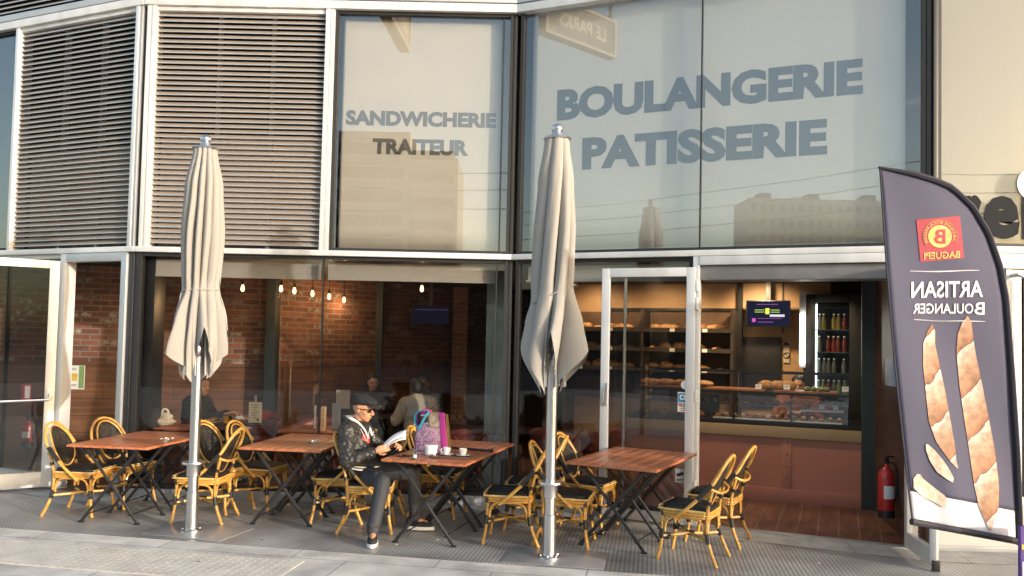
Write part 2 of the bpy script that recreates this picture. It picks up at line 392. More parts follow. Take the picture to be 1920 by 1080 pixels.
# ---------------------------------------------------------------- ground
KB = [V((-14, 9.1, 0)), V((-4.62, 7.37, 0)), V((-2.14, 6.92, 0)), V((0.05, 6.52, 0)), V((1.46, 6.29, 0)), V((5.0, 5.75, 0)), V((14, 4.4, 0))]
def sheet(name, pts, m, z, kind=True):
    b = MB(); vs = [b.bm.verts.new(V((p[0], p[1], z))) for p in pts]; b._f(vs)
    o = b.build(name, m); return struct(o)
sheet('ground', [(-400, -400), (400, -400), (400, 400), (-400, 400)], asph, -0.03)
sheet('pavement', [(p.x, p.y) for p in KB][::-1] + [(-14, -9), (14, -9)], granite, 0.0)
FB = [F2.P(-7, -0.42, 0), F2.P(0.08, -0.42, 0), F3.P(0.0, -0.42, 0), F3.P(4.1, -0.42, 0), F4.P(0.1, -0.42, 0), F4.P(4.0, -0.42, 0), F5.P(0.1, -0.42, 0), F5.P(10, -0.42, 0)]
sheet('metal_grating', [(p.x, p.y) for p in KB] + [(p.x, p.y) for p in FB][::-1], gratem, 0.001)
FA = [F2.P(-7, 0.5, 0), F2.P(0, 0.5, 0), F3.P(4.1, 0.5, 0), F4.P(4.1, 0.12, 0), F5.P(0.1, 0.5, 0), F5.P(10, 0.5, 0)]
sheet('facade_paving', [(p.x, p.y) for p in FB] + [(p.x, p.y) for p in FA][::-1], granite2, 0.003)
sheet('shop_floor', [(-9.5, 10.0), (-4.1, 8.93), (0, 8.93), (F4.P(4, 0.0, 0).x, F4.P(4, 0.0, 0).y), (9, 8.5), (9, 17), (-9.5, 17)], tilem, 0.0065)
# tactile strip with raised domes
tb = MB(); e = V((math.cos(-0.17), math.sin(-0.17), 0)); nn = V((-e.y, e.x, 0)); o_ = V((-1.62, 6.49, 0))
tb.prism([o_ - e*5 + V((0, 0, -0.02)), o_ + V((0, 0, -0.02)), o_ - nn*0.62 + e*0.0 + V((0, 0, -0.02)), o_ - nn*0.62 - e*5 + V((0, 0, -0.02))], (0, 0, 0.024))
for i in range(70):
    for j in range(9):
        c = o_ - e*(0.035+i*0.07) - nn*(0.03+j*0.07)
        if c.x < -5.5: continue
        tb.lathe([(0.022, 0.003), (0.017, 0.005), (0.009, 0.006), (0, 0.0062)], c, 8)
struct(tb.build('tactile_paving', tactm))
# ---------------------------------------------------------------- the building
BLD = thing('shop_building', 'zigzag glass and aluminium building with louvred panels and a bakery café on its ground floor', 'building', F3.P(2, 0, 0))
def part(name, mb, m, parent=BLD, **k): return mb.build(name, m, parent, **k)
# rails
def rail(fr, a0, a1, z0, z1, d0=-0.06, d1=0.05, m=alu, name='transom_rail'):
    b = MB(); fr.box(b, a0, a1, d0, d1, z0, z1, 0.004); return part(name, b, m)
for fr, a0, a1 in ((F2, -8.0, 0.012), (F3, 0.0, 4.162), (F4, 0.0, 4.142), (F5, 0.0, 8)):
    rail(fr, a0, a1, ZT0, ZT1); rail(fr, a0, a1, ZR0, ZR1); rail(fr, a0, a1, 5.585, 5.66, -0.035, 0.05, alud)
# louvre panels
def louvre(fr, a0, a1, z0, z1, pitch=0.0595, back=4.05, label=None):
    f = MB(); w = 0.05
    fr.box(f, a0-w, a0, -0.05, 0.14, z0, z1, 0.004); fr.box(f, a1, a1+w, -0.05, 0.14, z0, z1, 0.004)
    fr.box(f, a0, a1, -0.02, 0.14, z1-0.05, z1, 0.003)
    p = part('louvre_panel', f, alu)
    s = MB(); n = int((z1-z0-0.06)/pitch)
    for i in range(n):
        z = z0 + 0.04 + pitch*(i+0.5)
        prof = [(-0.024, -0.021), (-0.021, -0.026), (0.0, -0.007), (0.022, 0.0195), (0.019, 0.0225), (-0.004, -0.001)]
        s.prism([fr.P(a0+0.002, 0.02+d, z+h) for d, h in prof], fr.e*(a1-a0-0.004))
    s.build('slats', louvm, p, ang=25)
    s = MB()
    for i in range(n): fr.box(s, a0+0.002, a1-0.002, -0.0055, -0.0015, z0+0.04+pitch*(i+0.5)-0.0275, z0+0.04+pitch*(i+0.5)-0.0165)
    s.build('slat_lit_edges', alud, p)  # lighter colour paints the light caught by each slat's lower nose
    b = MB(); L = a1-a0
    b.bm.free()
    for k in (0.36, 0.68):
        b = MB(); fr.box(b, a0+L*k-0.02, a0+L*k+0.02, 0.06, 0.12, z0, z1-0.05); b.build('support_bar', alud, p)
    b = MB()
    if back: fr.box(b, a0, a1, 0.2, 0.24, z0, back)
    else: fr.box(b, a0, a1, 0.5, 0.54, z0, z1)
    b.build('backing', louvback if back else darkroom, p)
    return p
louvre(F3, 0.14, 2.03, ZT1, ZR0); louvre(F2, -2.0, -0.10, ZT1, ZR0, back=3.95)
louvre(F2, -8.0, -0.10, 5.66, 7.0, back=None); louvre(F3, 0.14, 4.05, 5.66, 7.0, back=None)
# upper windows: dark frame > pane, blind, lettering
def window(fr, a0, a1, z0, z1, gm, split=(), blind=None, bm_=None, fw_=0.035, frm=gasket, d=0.03):
    f = MB(); fr.box(f, a0, a0+fw_, -0.01, 0.09, z0, z1); fr.box(f, a1-fw_, a1, -0.01, 0.09, z0, z1)
    fr.box(f, a0+fw_, a1-fw_, 0.0, 0.09, z0, z0+fw_); fr.box(f, a0+fw_, a1-fw_, 0.0, 0.09, z1-fw_, z1)
    p = part('window', f, frm)
    xs = [a0+fw_] + list(split) + [a1-fw_]
    for i in range(len(xs)-1):
        b = MB(); g = 0.008 if split else 0.0
        fr.box(b, xs[i]+(g if i else 0), xs[i+1]-(g if i < len(xs)-2 else 0), d, d+0.012, z0+fw_, z1-fw_)
        b.build('pane', gm, p)
        if i:
            b = MB(); fr.box(b, xs[i]-0.007, xs[i]+0.007, d-0.004, d+0.05, z0+fw_, z1-fw_); b.build('joint', gasket, p)
    if blind:
        b = MB(); s0, s1, y0, y1 = blind
        b.grid(lambda u, v: fr.P(s0+(s1-s0)*u, 0.13+0.0015*math.sin(u*23)*math.sin(v*5+1), y0+(y1-y0)*v), 60, 12)
        b.build('blind', bm_, p, solid=0.003)
        b = MB(); fr.box(b, s0, s1, 0.125, 0.145, y0-0.018, y0-0.001); b.build('hem_bar', alud, p)
    return p
w3 = window(F3, 2.135, 4.13, ZT1, ZR0, glass_up, (4.02,), (2.2, 4.0, 2.80, 5.45), blindm)
w4 = window(F4, 0.05, 4.09, ZT1, ZR0+1.6, glass_up, (F4.px(1314, 200)[0],), (0.15, 3.93, 2.82, 7.0), blindg)
w5 = window(F5, 0.06, 4.0, ZT1, 7.0, glass_mat('plain upper glass', 0.035, (0.9, 0.9, 0.88)), (), (0.08, 3.98, 2.80, 7.0), mat('dimmed beige blind', (0.29, 0.28, 0.262), 0.85, 0, 0.03, 1.2))  # blind is a darker copy of the beige one, offsetting this bay's bright light
w2 = window(F2, -4.2, -2.07, ZT1, ZR0, glass_up)
# lettering on the blinds
lettx = mat('dark lettering', (0.03, 0.031, 0.033), 0.8, 0, 0.04, spec=0.02)
def sign_text(fr, d, bits, m, par):
    b = MB()
    for body, u0_, v0, u1, v1, h0 in bits:      # left-bottom pixel, right-bottom pixel, height pixels -> metres on the blind plane
        a, z = fr.px(u0_, v0, d); a2, z2 = fr.px(u1, v1, d); zt = fr.px(u0_, v0-h0, d)[1]
        add_text(b, body, fr.P(a, d, (z+z2)/2), fr.e, V((0, 0, 1)), a2-a, zt-z, 0.052)
    b.build('lettering', m, par)
sign_text(F3, 0.1265, [('SANDWICHERIE', 648, 234, 930, 241, 28.5), ('TRAITEUR', 698, 290, 878, 292, 30)], lettm, w3)
sign_text(F4, 0.1265, [('BOULANGERIE', 1044, 228, 1618, 175.5, 59), ('PATISSERIE', 1091, 320, 1551, 289, 61)], lettb, w4)
b = MB(); a, z = F5.px(1846, 447, 0.02); a2, z2 = F5.px(1912, 447, 0.02); ztop = F5.px(1846, 366, 0.02)[1]
add_text(b, 'e', F5.P(a, 0.022, z), F5.e, V((0, 0, 1)), a2-a, ztop-z, 0.045)
a3 = F5.px(1806, 447, 0.02)[0]; add_text(b, 'r', F5.P(a3, 0.022, z), F5.e, V((0, 0, 1)), 0.17, ztop-z, 0.045)
a4 = F5.px(1917, 447, 0.02)[0]; add_text(b, 'n', F5.P(a4, 0.022, z), F5.e, V((0, 0, 1)), a2-a, ztop-z, 0.045)
b.build('lettering', lettx, w5)
b = MB(); a, z = F5.px(1938, 345, 0.02); b.lathe([(0.15, 0), (0.15, 0.004)], F5.P(a, 0.024, z), 28, M.Rotation(PI/2, 3, 'X')); b.build('round_sticker', mat('white vinyl', (0.8, 0.79, 0.76), 0.6), w5)
# corner posts
def post(fr, a0, a1, d0, d1, z0, z1, m, name='mullion'):
    b = MB(); fr.box(b, a0, a1, d0, d1, z0, z1, 0.004); return part(name, b, m)
post(F3, 0.035, 0.085, -0.045, 0.08, ZT1+0.002, ZR0-0.002, alu)
post(F2, -0.049, -0.012, -0.04, 0.08, ZT1+0.002, ZR0-0.002, alud); post(F3, -0.006, 0.03, -0.005, 0.1, 0.0, 7.0, gasket)
post(F3, 2.083, 2.13, -0.045, 0.08, ZT1+0.002, ZR0-0.002, alu)
post(F3, 4.135, 4.175, 0.0, 0.12, 0.0, 7.0, gasket)
post(F4, 4.095, 4.135, -0.012, 0.1, 0.0, 7.0, gasket); post(F5, 0.012, 0.055, -0.03, 0.09, 0.0, 7.0, blackm)
# lower glazing
lw3 = window(F3, 0.02, 4.13, 0.10, ZT0, glass_lo, (2.07, 4.0), None, None, 0.04)
for s0, s1 in ((0.14, 2.02), (2.1, 3.98)):
    b = MB(); F3.box(b, s0, s1, 0.14, 0.145, 2.47, 2.64); F3.box(b, s0, s1, 0.132, 0.15, 2.445, 2.469); b.build('roller_blind', blindm, lw3)
rail(F3, 0.0, 4.16, 0.0, 0.10, -0.03, 0.1, alud, 'base_rail')
lw4 = window(F4, 0.05, 1.99, 0.10, ZT0, glass_lo, (), None, None, 0.04)
b = MB(); F4.box(b, 0.14, 1.93, 0.14, 0.145, 2.49, 2.64); F4.box(b, 0.12, 1.95, 0.132, 0.15, 2.465, 2.489); b.build('roller_blind', blindg, lw4)
rail(F4, 0.0, 2.05, 0.0, 0.10, -0.03, 0.1, alud, 'base_rail')
post(F4, 1.995, 2.06, -0.05, 0.08, 0.004, ZT0, alu, 'door_post'); post(F4, 3.96, 4.03, -0.05, 0.08, 0.004, ZT0-0.002, alu, 'door_post')
rail(F4, 2.06, 3.96, 2.61, ZT0-0.003, -0.058, 0.06, alu, 'door_header')
b = MB(); F4.box(b, 2.06, 3.96, -0.01, 0.30, 2.46, 2.605, 0.01); part('shutter_housing', b, mat('housing grey', (0.16, 0.155, 0.155), 0.5))
rail(F4, 2.06, 3.96, 0.0, 0.014, -0.05, 0.06, alud, 'threshold')
# door leaves: stiles and rails > pane, handle, hinges, stickers
def leaf(org, ang, w, h, z0, m=alu, st=0.085, br=0.10, gm=glass_lo, th=0.05, sill=0.012):
    fr = Fr((org[0], org[1]), ang); f = MB()
    fr.box(f, 0, st, -th/2, th/2, z0, z0+h, 0.004); fr.box(f, w-st, w, -th/2, th/2, z0, z0+h, 0.004)
    fr.box(f, st, w-st, -th/2, th/2, z0, z0+br, 0.004); fr.box(f, st, w-st, -th/2, th/2, z0+h-0.09, z0+h, 0.004)
    p = part('door', f, m); b = MB(); fr.box(b, st, w-st, -0.006, 0.006, z0+br, z0+h-0.09); b.build('pane', gm, p)
    return p, fr
whitev = mat('white paper', (0.78, 0.77, 0.75), 0.7, 0, 0.03)
# bakery leaf folded back in front of the fixed glass
o = F4.P(1.07, -0.10, 0); dl, dfr = leaf((o.x, o.y), -TH, 0.96, 2.56, 0.02)
for zz in (2.40, 2.22, 1.3, 0.4):
    b = MB(); dfr.box(b, 0.963, 0.985, -0.02, 0.05, zz-0.06, zz+0.06, 0.006); b.build('hinge', alu, dl)
b = MB(); z = dfr.px(1140, 738)[1]; dfr.box(b, 0.015, 0.075, -0.033, -0.026, z-0.13, z+0.11, 0.003)
b.tube([dfr.P(0.045, -0.035, z-0.1), dfr.P(0.045, -0.07, z-0.09), dfr.P(0.045, -0.07, z+0.04), dfr.P(0.045, -0.035, z+0.05)], 0.011, 8); b.build('handle', steel, dl)
b = MB(); b.tube([dfr.P(0.235, 0.045, 0.12), dfr.P(0.235, 0.045, 2.48)], 0.017, 10); b.build('pull_bar', steel, dl)
cbb = mat('sticker blue', (0.03, 0.22, 0.42), 0.5); inkm = mat('ink', (0.03, 0.03, 0.032), 0.6)
def sticker(fr, d, uv, m, par, name, kinds):
    (ua, va, ub, vb) = uv; a, z1 = fr.px(ua, va, d); a2, z0 = fr.px(ub, vb, d)
    b = MB(); fr.box(b, a, a2, d-0.002, d, z0, z1); b.build(name, m, par); return a, a2, z0, z1
a, a2, z0, z1 = sticker(dfr, -0.009, (1271, 735, 1292, 773), whitev, dl, 'card_sticker', 0)
b = MB(); dfr.box(b, a+0.006, a2-0.006, -0.0155, -0.0135, z1-0.1, z1-0.01); b.build('blue_band', cbb, dl)
b = MB(); add_text(b, 'CB', dfr.P(a+0.02, -0.018, z1-0.075), dfr.e, V((0, 0, 1)), a2-a-0.04, 0.05, 0.03); b.build('lettering', whitev, dl)
b = MB()
for k, c in enumerate((0.25, 0.7)): dfr.box(b, a+(a2-a)*c-0.018, a+(a2-a)*c+0.018, -0.0155, -0.0135, z1-0.135, z1-0.11)
for k in range(3): dfr.box(b, a+0.02, a2-0.02, -0.0155, -0.0135, z0+0.012+k*0.02, z0+0.018+k*0.02)
b.build('card_logo', mat('sticker orange', (0.4, 0.13, 0.08), 0.5), dl)
a, z = dfr.px(1286, 722, -0.01); b = MB(); b.lathe([(0.045, 0), (0.045, 0.002)], dfr.P(a-0.004, -0.009, z), 24, rz(-TH) @ M.Rotation(PI/2, 3, 'X')); b.build('round_sticker', whitev, dl)
a, a2, z0, z1 = sticker(dfr, -0.009, (1266, 878, 1291, 906), whitev, dl, 'camera_sticker', 0)
b = MB(); R = rz(-TH) @ M.Rotation(-0.35, 3, 'Y')
b.box(dfr.P((a+a2)/2-0.015, -0.0135, z1-0.055), (0.07, 0.002, 0.03), R); b.box(dfr.P((a+a2)/2+0.04, -0.0135, z1-0.085), (0.05, 0.002, 0.01), rz(-TH)); b.box(dfr.P(a2-0.02, -0.0135, z1-0.085), (0.008, 0.002, 0.04), rz(-TH))
for k in range(2): dfr.box(b, a+0.015, a2-0.015, -0.0145, -0.0125, z0+0.012+k*0.016, z0+0.02+k*0.016)
b.build('camera_symbol', inkm, dl)
# right leaf of the bakery door, opened outwards
o = F4.P(3.94, -0.06, 0); dr, drf = leaf((o.x, o.y), math.radians(-99), 0.70, 2.56, 0.03, st=0.075, br=0.14)
o2 = drf.P(0.71, -0.02, 0); dr2, drf2 = leaf((o2.x, o2.y), math.radians(60), 0.42, 2.5, 0.06, st=0.07, br=0.05)
b = MB(); drf.box(b, 0.70, 0.725, -0.03, 0.03, 0.0, 0.09, 0.004); b.build('floor_lock', blackm, dr)
# left door: open leaf catching the sun, doorway frame
o = F2.P(-1.12, -0.05, 0); ang = math.radians(180+33); ld, ldf = leaf((o.x, o.y), ang, 1.0, 2.58, 0.03, st=0.10, br=0.17, gm=glass_lo)
b = MB(); zb = 1.02
b.tube([ldf.P(0.05, 0.03, zb+0.06), ldf.P(0.05, 0.085, zb+0.06), ldf.P(0.06, 0.09, zb), ldf.P(0.94, 0.09, zb-0.02), ldf.P(0.95, 0.085, zb+0.04), ldf.P(0.95, 0.03, zb+0.04)], 0.014, 8); b.build('push_bar', steel, ld)
b = MB(); ldf.box(b, 0.02, 0.085, 0.026, 0.06, zb+0.0, zb+0.13, 0.005); b.build('bar_bracket', alu, ld)
b = MB(); ldf.box(b, 0.86, 0.99, 0.027, 0.029, 1.9, 2.32); b.build('notice', mat('cream paper', (0.72, 0.62, 0.48), 0.7), ld)
post(F2, -1.115, -1.03, -0.05, 0.09, 0.004, ZT0-0.002, alu, 'door_post'); post(F2, -0.17, -0.09, -0.05, 0.08, 0.004, ZT0-0.002, alud, 'door_post')
rail(F2, -1.03, -0.17, 2.60, ZT0-0.002, -0.05, 0.06, alud, 'door_header'); post(F2, -0.088, -0.012, -0.02, 0.30, 0.004, ZT0-0.002, blackm, 'corner_post')
post(F3, 0.06, 0.16, 0.13, 0.42, 0.008, ZT0-0.002, blackm, 'corner_post')
lw2 = window(F2, -4.2, -1.12, 0.10, ZT0, glass_lo, (-2.1,), None, None, 0.05, alu)
rail(F2, -4.2, -1.12, 0.0, 0.10, -0.03, 0.1, alu, 'base_rail')
# right bay: white panel base, glazed door with bar handle
lw5 = window(F5, 0.06, 0.75, 0.42, ZT0, glass_lo, (), None, None, 0.06, alu)
b = MB(); F5.box(b, 0.06, 4.0, -0.01, 0.06, 0.05, 0.418, 0.004); part('base_panel', b, mat('white panel', (0.5, 0.48, 0.45), 0.5, 0, 0.04)); rail(F5, 0.06, 4.0, 0.0, 0.05, -0.02, 0.06, alud, 'base_rail')
rail(F5, 0.06, 4.0, 2.56, ZT0-0.003, -0.05, 0.06, alu, 'door_header')
lw6 = window(F5, 0.755, 2.4, 0.42, 2.555, glass_lo, (), None, None, 0.07, alu)
b = MB(); a = F5.px(1913, 600)[0]; b.tube([F5.P(a-0.07, -0.02, 2.5), F5.P(a-0.07, -0.08, 2.5), F5.P(a, -0.09, 2.47), F5.P(a, -0.09, 0.55)], 0.02, 10); b.build('handle', steel, lw6)
# upper storey darkness, ceiling, walls
def wallbox(name, p, q, z0, z1, m, th=0.12, flip=1):
    p, q = V((*p, 0)), V((*q, 0)); d = q-p; fr = Fr((p.x, p.y), math.atan2(d.y, d.x)); b = MB(); fr.box(b, 0, d.length, 0, th*flip, z0, z1); return part(name, b, m), fr
poly = [F2.P(-8, 0.13, 0), F2.P(0, 0.13, 0), F3.P(4.16, 0.13, 0), F4.P(4.13, 0.13, 0), F5.P(8, 0.13, 0), V((13, 18, 0)), V((-12, 18, 0))]
b = MB(); b.prism([p+V((0, 0, 2.705)) for p in poly], (0, 0, 0.05)); part('ceiling', b, ceilm)
b = MB(); b.prism([p+V((0, 0, 7.0)) for p in poly], (0, 0, 0.3)); part('roof', b, alud)
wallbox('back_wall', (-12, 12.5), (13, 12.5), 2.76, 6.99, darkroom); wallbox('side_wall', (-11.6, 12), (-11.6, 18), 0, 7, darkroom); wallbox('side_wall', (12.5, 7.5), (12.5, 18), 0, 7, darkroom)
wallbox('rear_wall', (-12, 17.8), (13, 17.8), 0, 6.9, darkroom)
WA = ((-8.5, 10.25), (-3.3, 11.35)); WB = ((-3.3, 11.35), (0.3, 15.6))
ZW = 1.40
for (p, q) in (WA, WB):
    a = math.atan2(q[1]-p[1], q[0]-p[0])
    w, fr = wallbox('brick_wall', p, q, ZW, 2.70, brickw(a)); w2_, fr = wallbox('wood_tile_wall', p, q, 0.0, ZW-0.002, woodtile(a))
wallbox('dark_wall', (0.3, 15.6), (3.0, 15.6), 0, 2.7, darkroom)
tealm = mat('dark teal pillar', (0.022, 0.032, 0.034), 0.5); colm = mat('blue grey column', (0.20, 0.26, 0.29), 0.55)
def pillar(u0_, u1, y, m, name='pillar', z1=2.7, dep=0.25):
    p, q = aty(u0_, 640, y), aty(u1, 640, y); b = MB(); b.box(((p.x+q.x)/2, y+dep/2, z1/2), (q.x-p.x, dep, z1)); return part(name, b, m)
pillar(497, 514, 11.0, tealm); pillar(698, 716, 12.7, tealm); pillar(911, 951, 9.45, colm, 'column', dep=0.3); pillar(848, 876, 13.6, brickw(0.0), 'brick_pillar')
# ---------------------------------------------------------------- rattan bistro chair (faces +X)
rattan = mat('honey rattan', (0.56, 0.27, 0.045), 0.5, 0, 0.22, 9, bump=0.06, bscale=120, stretch=(1, 1, 3), coat=0.1, col2=(0.66, 0.37, 0.085), rnd=0.28)
rattanp = mat('pale rattan strip', (0.62, 0.42, 0.17), 0.42, 0, 0.15, 20)
bindm = mat('black binding', (0.013, 0.012, 0.012), 0.45, 0, 0.2, 30, bump=0.3, bscale=200)
def weave_mat(name, a, bcol, vert):
    m, n, o = new_mat(name); b = N(n, 'ShaderNodeBsdfPrincipled')
    c = coords(n)
    s = N(n, 'ShaderNodeSeparateXYZ'); n.links.new(c, s.inputs[0]); q = N(n, 'ShaderNodeCombineXYZ')
    n.links.new(s.outputs[1], q.inputs[0]); n.links.new(s.outputs[2 if vert else 0], q.inputs[1])
    t = N(n, 'ShaderNodeTexBrick'); t.offset = 0.5; t.inputs['Scale'].default_value = 1
    for k, v in (('Brick Width', 0.017), ('Row Height', 0.0115), ('Mortar Size', 0.0022), ('Mortar Smooth', 0.3), ('Bias', -0.3)): t.inputs[k].default_value = v
    for k, v in (('Color1', a), ('Color2', bcol), ('Mortar', (0.006, 0.006, 0.006))): t.inputs[k].default_value = (*v, 1)
    n.links.new(q.outputs[0], t.inputs['Vector']); n.links.new(t.outputs['Color'], b.inputs['Base Color']); b.inputs['Roughness'].default_value = 0.55; b.inputs['Specular IOR Level'].default_value = 0.3
    inv = N(n, 'ShaderNodeMath', operation='SUBTRACT', i0=1.0); n.links.new(t.outputs['Fac'], inv.inputs[1])
    bp = N(n, 'ShaderNodeBump'); bp.inputs['Strength'].default_value = 0.7; bp.inputs['Distance'].default_value = 0.004
    n.links.new(inv.outputs[0], bp.inputs['Height']); n.links.new(bp.outputs[0], b.inputs['Normal']); n.links.new(b.outputs[0], o.inputs[0]); return m
weave = weave_mat('black weave seat', (0.016, 0.015, 0.015), (0.028, 0.026, 0.025), False)
weaveb = weave_mat('black weave back', (0.022, 0.018, 0.015), (0.13, 0.095, 0.065), True)
def oval(k, w, h, cz, n=22, xo=0.0):      # inclined back ring
    P = []
    for i in range(n):
        t = 2*PI*i/n; y = w*math.cos(t); z = cz + h*math.sin(t)
        P.append(V((-0.225 - (z-0.6)*0.42 - xo + 0.05*(y/w)**2*0.6, y, z)))
    return P
def make_chair():
    t = thing('bistro_chair', '', 'chair')
    Q = 0.215
    def sq(u, v):      # rounded square seat
        a = 2*PI*u; r = 1.0/(abs(math.cos(a))**5+abs(math.sin(a))**5)**0.2
        h = [(0.0, 0.472), (0.5, 0.470), (0.9, 0.462), (0.985, 0.452), (1.0, 0.438), (0.99, 0.424)][int(round(v*5))]
        return (0.205*r*math.cos(a)*h[0], 0.2*r*math.sin(a)*h[0], h[1])
    b = MB(); b.grid(sq, 40, 6, cu=True); b.build('seat', weave, t)
    b = MB()
    for dz, off, rr in ((0.421, 0.006, 0.010), (0.400, 0.008, 0.0105), (0.379, 0.004, 0.010)):
        P = []
        for i in range(28):
            a = 2*PI*i/28; r = 1.0/(abs(math.cos(a))**8+abs(math.sin(a))**8)**0.125
            P.append(V(((0.205+off)*r*math.cos(a), (0.2+off)*r*math.sin(a), dz)))
        b.tube(P, rr, 6, closed=True)
    b.build('seat_frame', rattan, t)
    b = MB(); b.tube([(0.216, -0.205, 0.428), (0.22, 0, 0.431), (0.216, 0.205, 0.428)], 0.008, 6); b.tube([(0.218, -0.2, 0.446), (0.222, 0, 0.448), (0.218, 0.2, 0.446)], 0.005, 5)
    for s in (-1, 1): b.tube([(0.216, s*0.212, 0.428), (0.0, s*0.214, 0.43), (-0.18, s*0.205, 0.43)], 0.007, 6)
    b.build('pale_edge_strip', rattanp, t)
    for s in (-1, 1):
        b = MB(); b.tube([(0.182, s*0.182, 0.41), (0.186, s*0.186, 0.30), (0.192, s*0.190, 0.17), (0.205, s*0.196, 0.08), (0.222, s*0.205, 0.0)], [0.0142, 0.0142, 0.0142, 0.0142, 0.0155], 8, sub=3); b.build('leg', rattan, t)
        b = MB(); b.tube([(-0.235, s*0.193, 0.62), (-0.205, s*0.19, 0.50), (-0.188, s*0.186, 0.38), (-0.192, s*0.188, 0.24), (-0.225, s*0.2, 0.12), (-0.278, s*0.214, 0.0)], [0.013, 0.0142, 0.0142, 0.0142, 0.0142, 0.0155], 8, sub=3); b.build('leg', rattan, t)
    b = MB(); b.tube([(0.075, -0.231, 0.355), (-0.06, -0.232, 0.475), (-0.185, -0.226, 0.60), (-0.255, -0.212, 0.69), (-0.305, -0.172, 0.79), (-0.338, -0.095, 0.862), (-0.347, 0, 0.885), (-0.338, 0.095, 0.862), (-0.305, 0.172, 0.79), (-0.255, 0.212, 0.69), (-0.185, 0.226, 0.60), (-0.06, 0.232, 0.475), (0.075, 0.231, 0.355)], 0.0145, 8, sub=4); b.build('back_hoop', rattan, t)
    b = MB(); b.tube(oval(0, 0.158, 0.195, 0.66), 0.0095, 6, closed=True); b.tube([(-0.225, -0.21, 0.625), (-0.275, -0.15, 0.595), (-0.295, 0, 0.585), (-0.275, 0.15, 0.595), (-0.225, 0.21, 0.625)], 0.012, 7, sub=3); b.build('back_ring', rattan, t)
    b = MB(); ring = oval(0, 0.152, 0.19, 0.66)
    b.grid(lambda u, v: (lambda p, k: V((p.x*k + (1-k)*(-0.262), p.y*k, p.z*k + (1-k)*0.66)))(ring[int(round(u*22)) % 22], v), 22, 5, cu=True); b.build('back_panel', weaveb, t, solid=0.006)
    # stretchers crossing under the seat, arched braces
    b = MB()
    for s in (-1, 1):
        b.tube([(0.19, s*0.19, 0.195), (0.06, s*0.06, 0.2), (0.0, 0.012*s, 0.205), (-0.06, s*0.06, 0.2), (-0.195, s*0.19, 0.2)], 0.0125, 7, sub=3)
    b.build('stretcher', rattan, t)
    b = MB()
    for s in (-1, 1):
        b.tube([(0.165, s*0.192, 0.235), (0.155, s*0.192, 0.31), (0.11, s*0.196, 0.362), (0.0, s*0.198, 0.368), (-0.11, s*0.196, 0.362), (-0.158, s*0.19, 0.31), (-0.168, s*0.188, 0.235)], 0.0105, 6, sub=3)
        b.tube([(s*0.19, -0.165, 0.235), (s*0.19, -0.155, 0.31), (s*0.19, -0.11, 0.358), (s*0.19, 0.0, 0.366), (s*0.19, 0.11, 0.358), (s*0.19, 0.155, 0.31), (s*0.19, 0.165, 0.235)], 0.0105, 6, sub=3)
    b.build('arched_brace', rattan, t)
    def bind(name, segs):
        for p, q, r in segs:
            b = MB(); b.tube([p, q], r, 8); b.build(name, bindm, t)
    for s in (-1, 1):
        bind('binding', [((0.189, s*0.189, 0.255), (0.196, s*0.192, 0.175), 0.0205), ((-0.19, s*0.187, 0.255), (-0.204, s*0.193, 0.175), 0.0205), ((0.184, s*0.184, 0.405), (0.185, s*0.185, 0.365), 0.0185),
                         ((-0.12, s*0.23, 0.535), (-0.235, s*0.217, 0.662), 0.0205), ((-0.213, s*0.191, 0.52), (-0.204, s*0.19, 0.49), 0.0185)])
        bind('binding', [((0.185, s*0.175, 0.197), (0.135, s*0.135, 0.199), 0.016)])
    bind('binding', [((-0.03, 0, 0.205), (0.03, 0, 0.205), 0.022)])
    return t
chair0 = make_chair(); used = []
def chair(x, y, deg, label, group='rattan bistro chairs on the terrace'):
    if not used:
        used.append(1); c = chair0; c.location = (x, y, 0.003); c.rotation_euler = (0, 0, math.radians(deg)); c['label'] = label
    else: c = dup(chair0, (x, y, 0.003), math.radians(deg), label)
    c['group'] = group; return c
for a in [(-4.24, 8.05, -3, 'rattan bistro chair at the left end of the terrace, nearest the open sunlit door'),
          (-4.02, 8.46, -22, 'rattan bistro chair behind the leftmost chair, turned slightly to the street'),
          (-2.97, 7.87, 178, 'rattan bistro chair just behind the left umbrella pole, its back turned to the second table'),
          (-2.93, 8.33, -24, 'rattan bistro chair right of the left umbrella pole, facing the second table'),
          (-2.60, 8.46, -14, 'rattan bistro chair at the back left corner of the second table'),
          (-1.68, 8.00, 180, 'empty rattan bistro chair directly behind the seated man, pushed under the second table'),
          (-1.30, 7.62, 4, 'rattan bistro chair the man in the black cap sits on'),
          (-1.36, 8.47, 186, 'rattan bistro chair with its arched back between the man\'s paper and the bag'),
          (-0.70, 8.32, -14, 'rattan bistro chair hidden behind the bag, its seat seen under the cane table'),
          (0.03, 7.33, 172, 'rattan bistro chair left of the right umbrella pole, nearest the kerb, facing the cane table'),
          (0.22, 7.86, 170, 'rattan bistro chair behind the right umbrella pole, facing the cane table'),
          (0.54, 7.27, -14, 'rattan bistro chair right of the right umbrella pole, facing the empty bakery-side table'),
          (0.80, 7.93, -28, 'rattan bistro chair with its woven back to the glass, behind the bakery-side table'),
          (1.56, 6.87, 151, 'rattan bistro chair nearest the kerb at the right end of the terrace'),
          (1.93, 7.50, 151, 'rattan bistro chair at the right end, in front of the open bakery doorway')]:
    chair(*a)
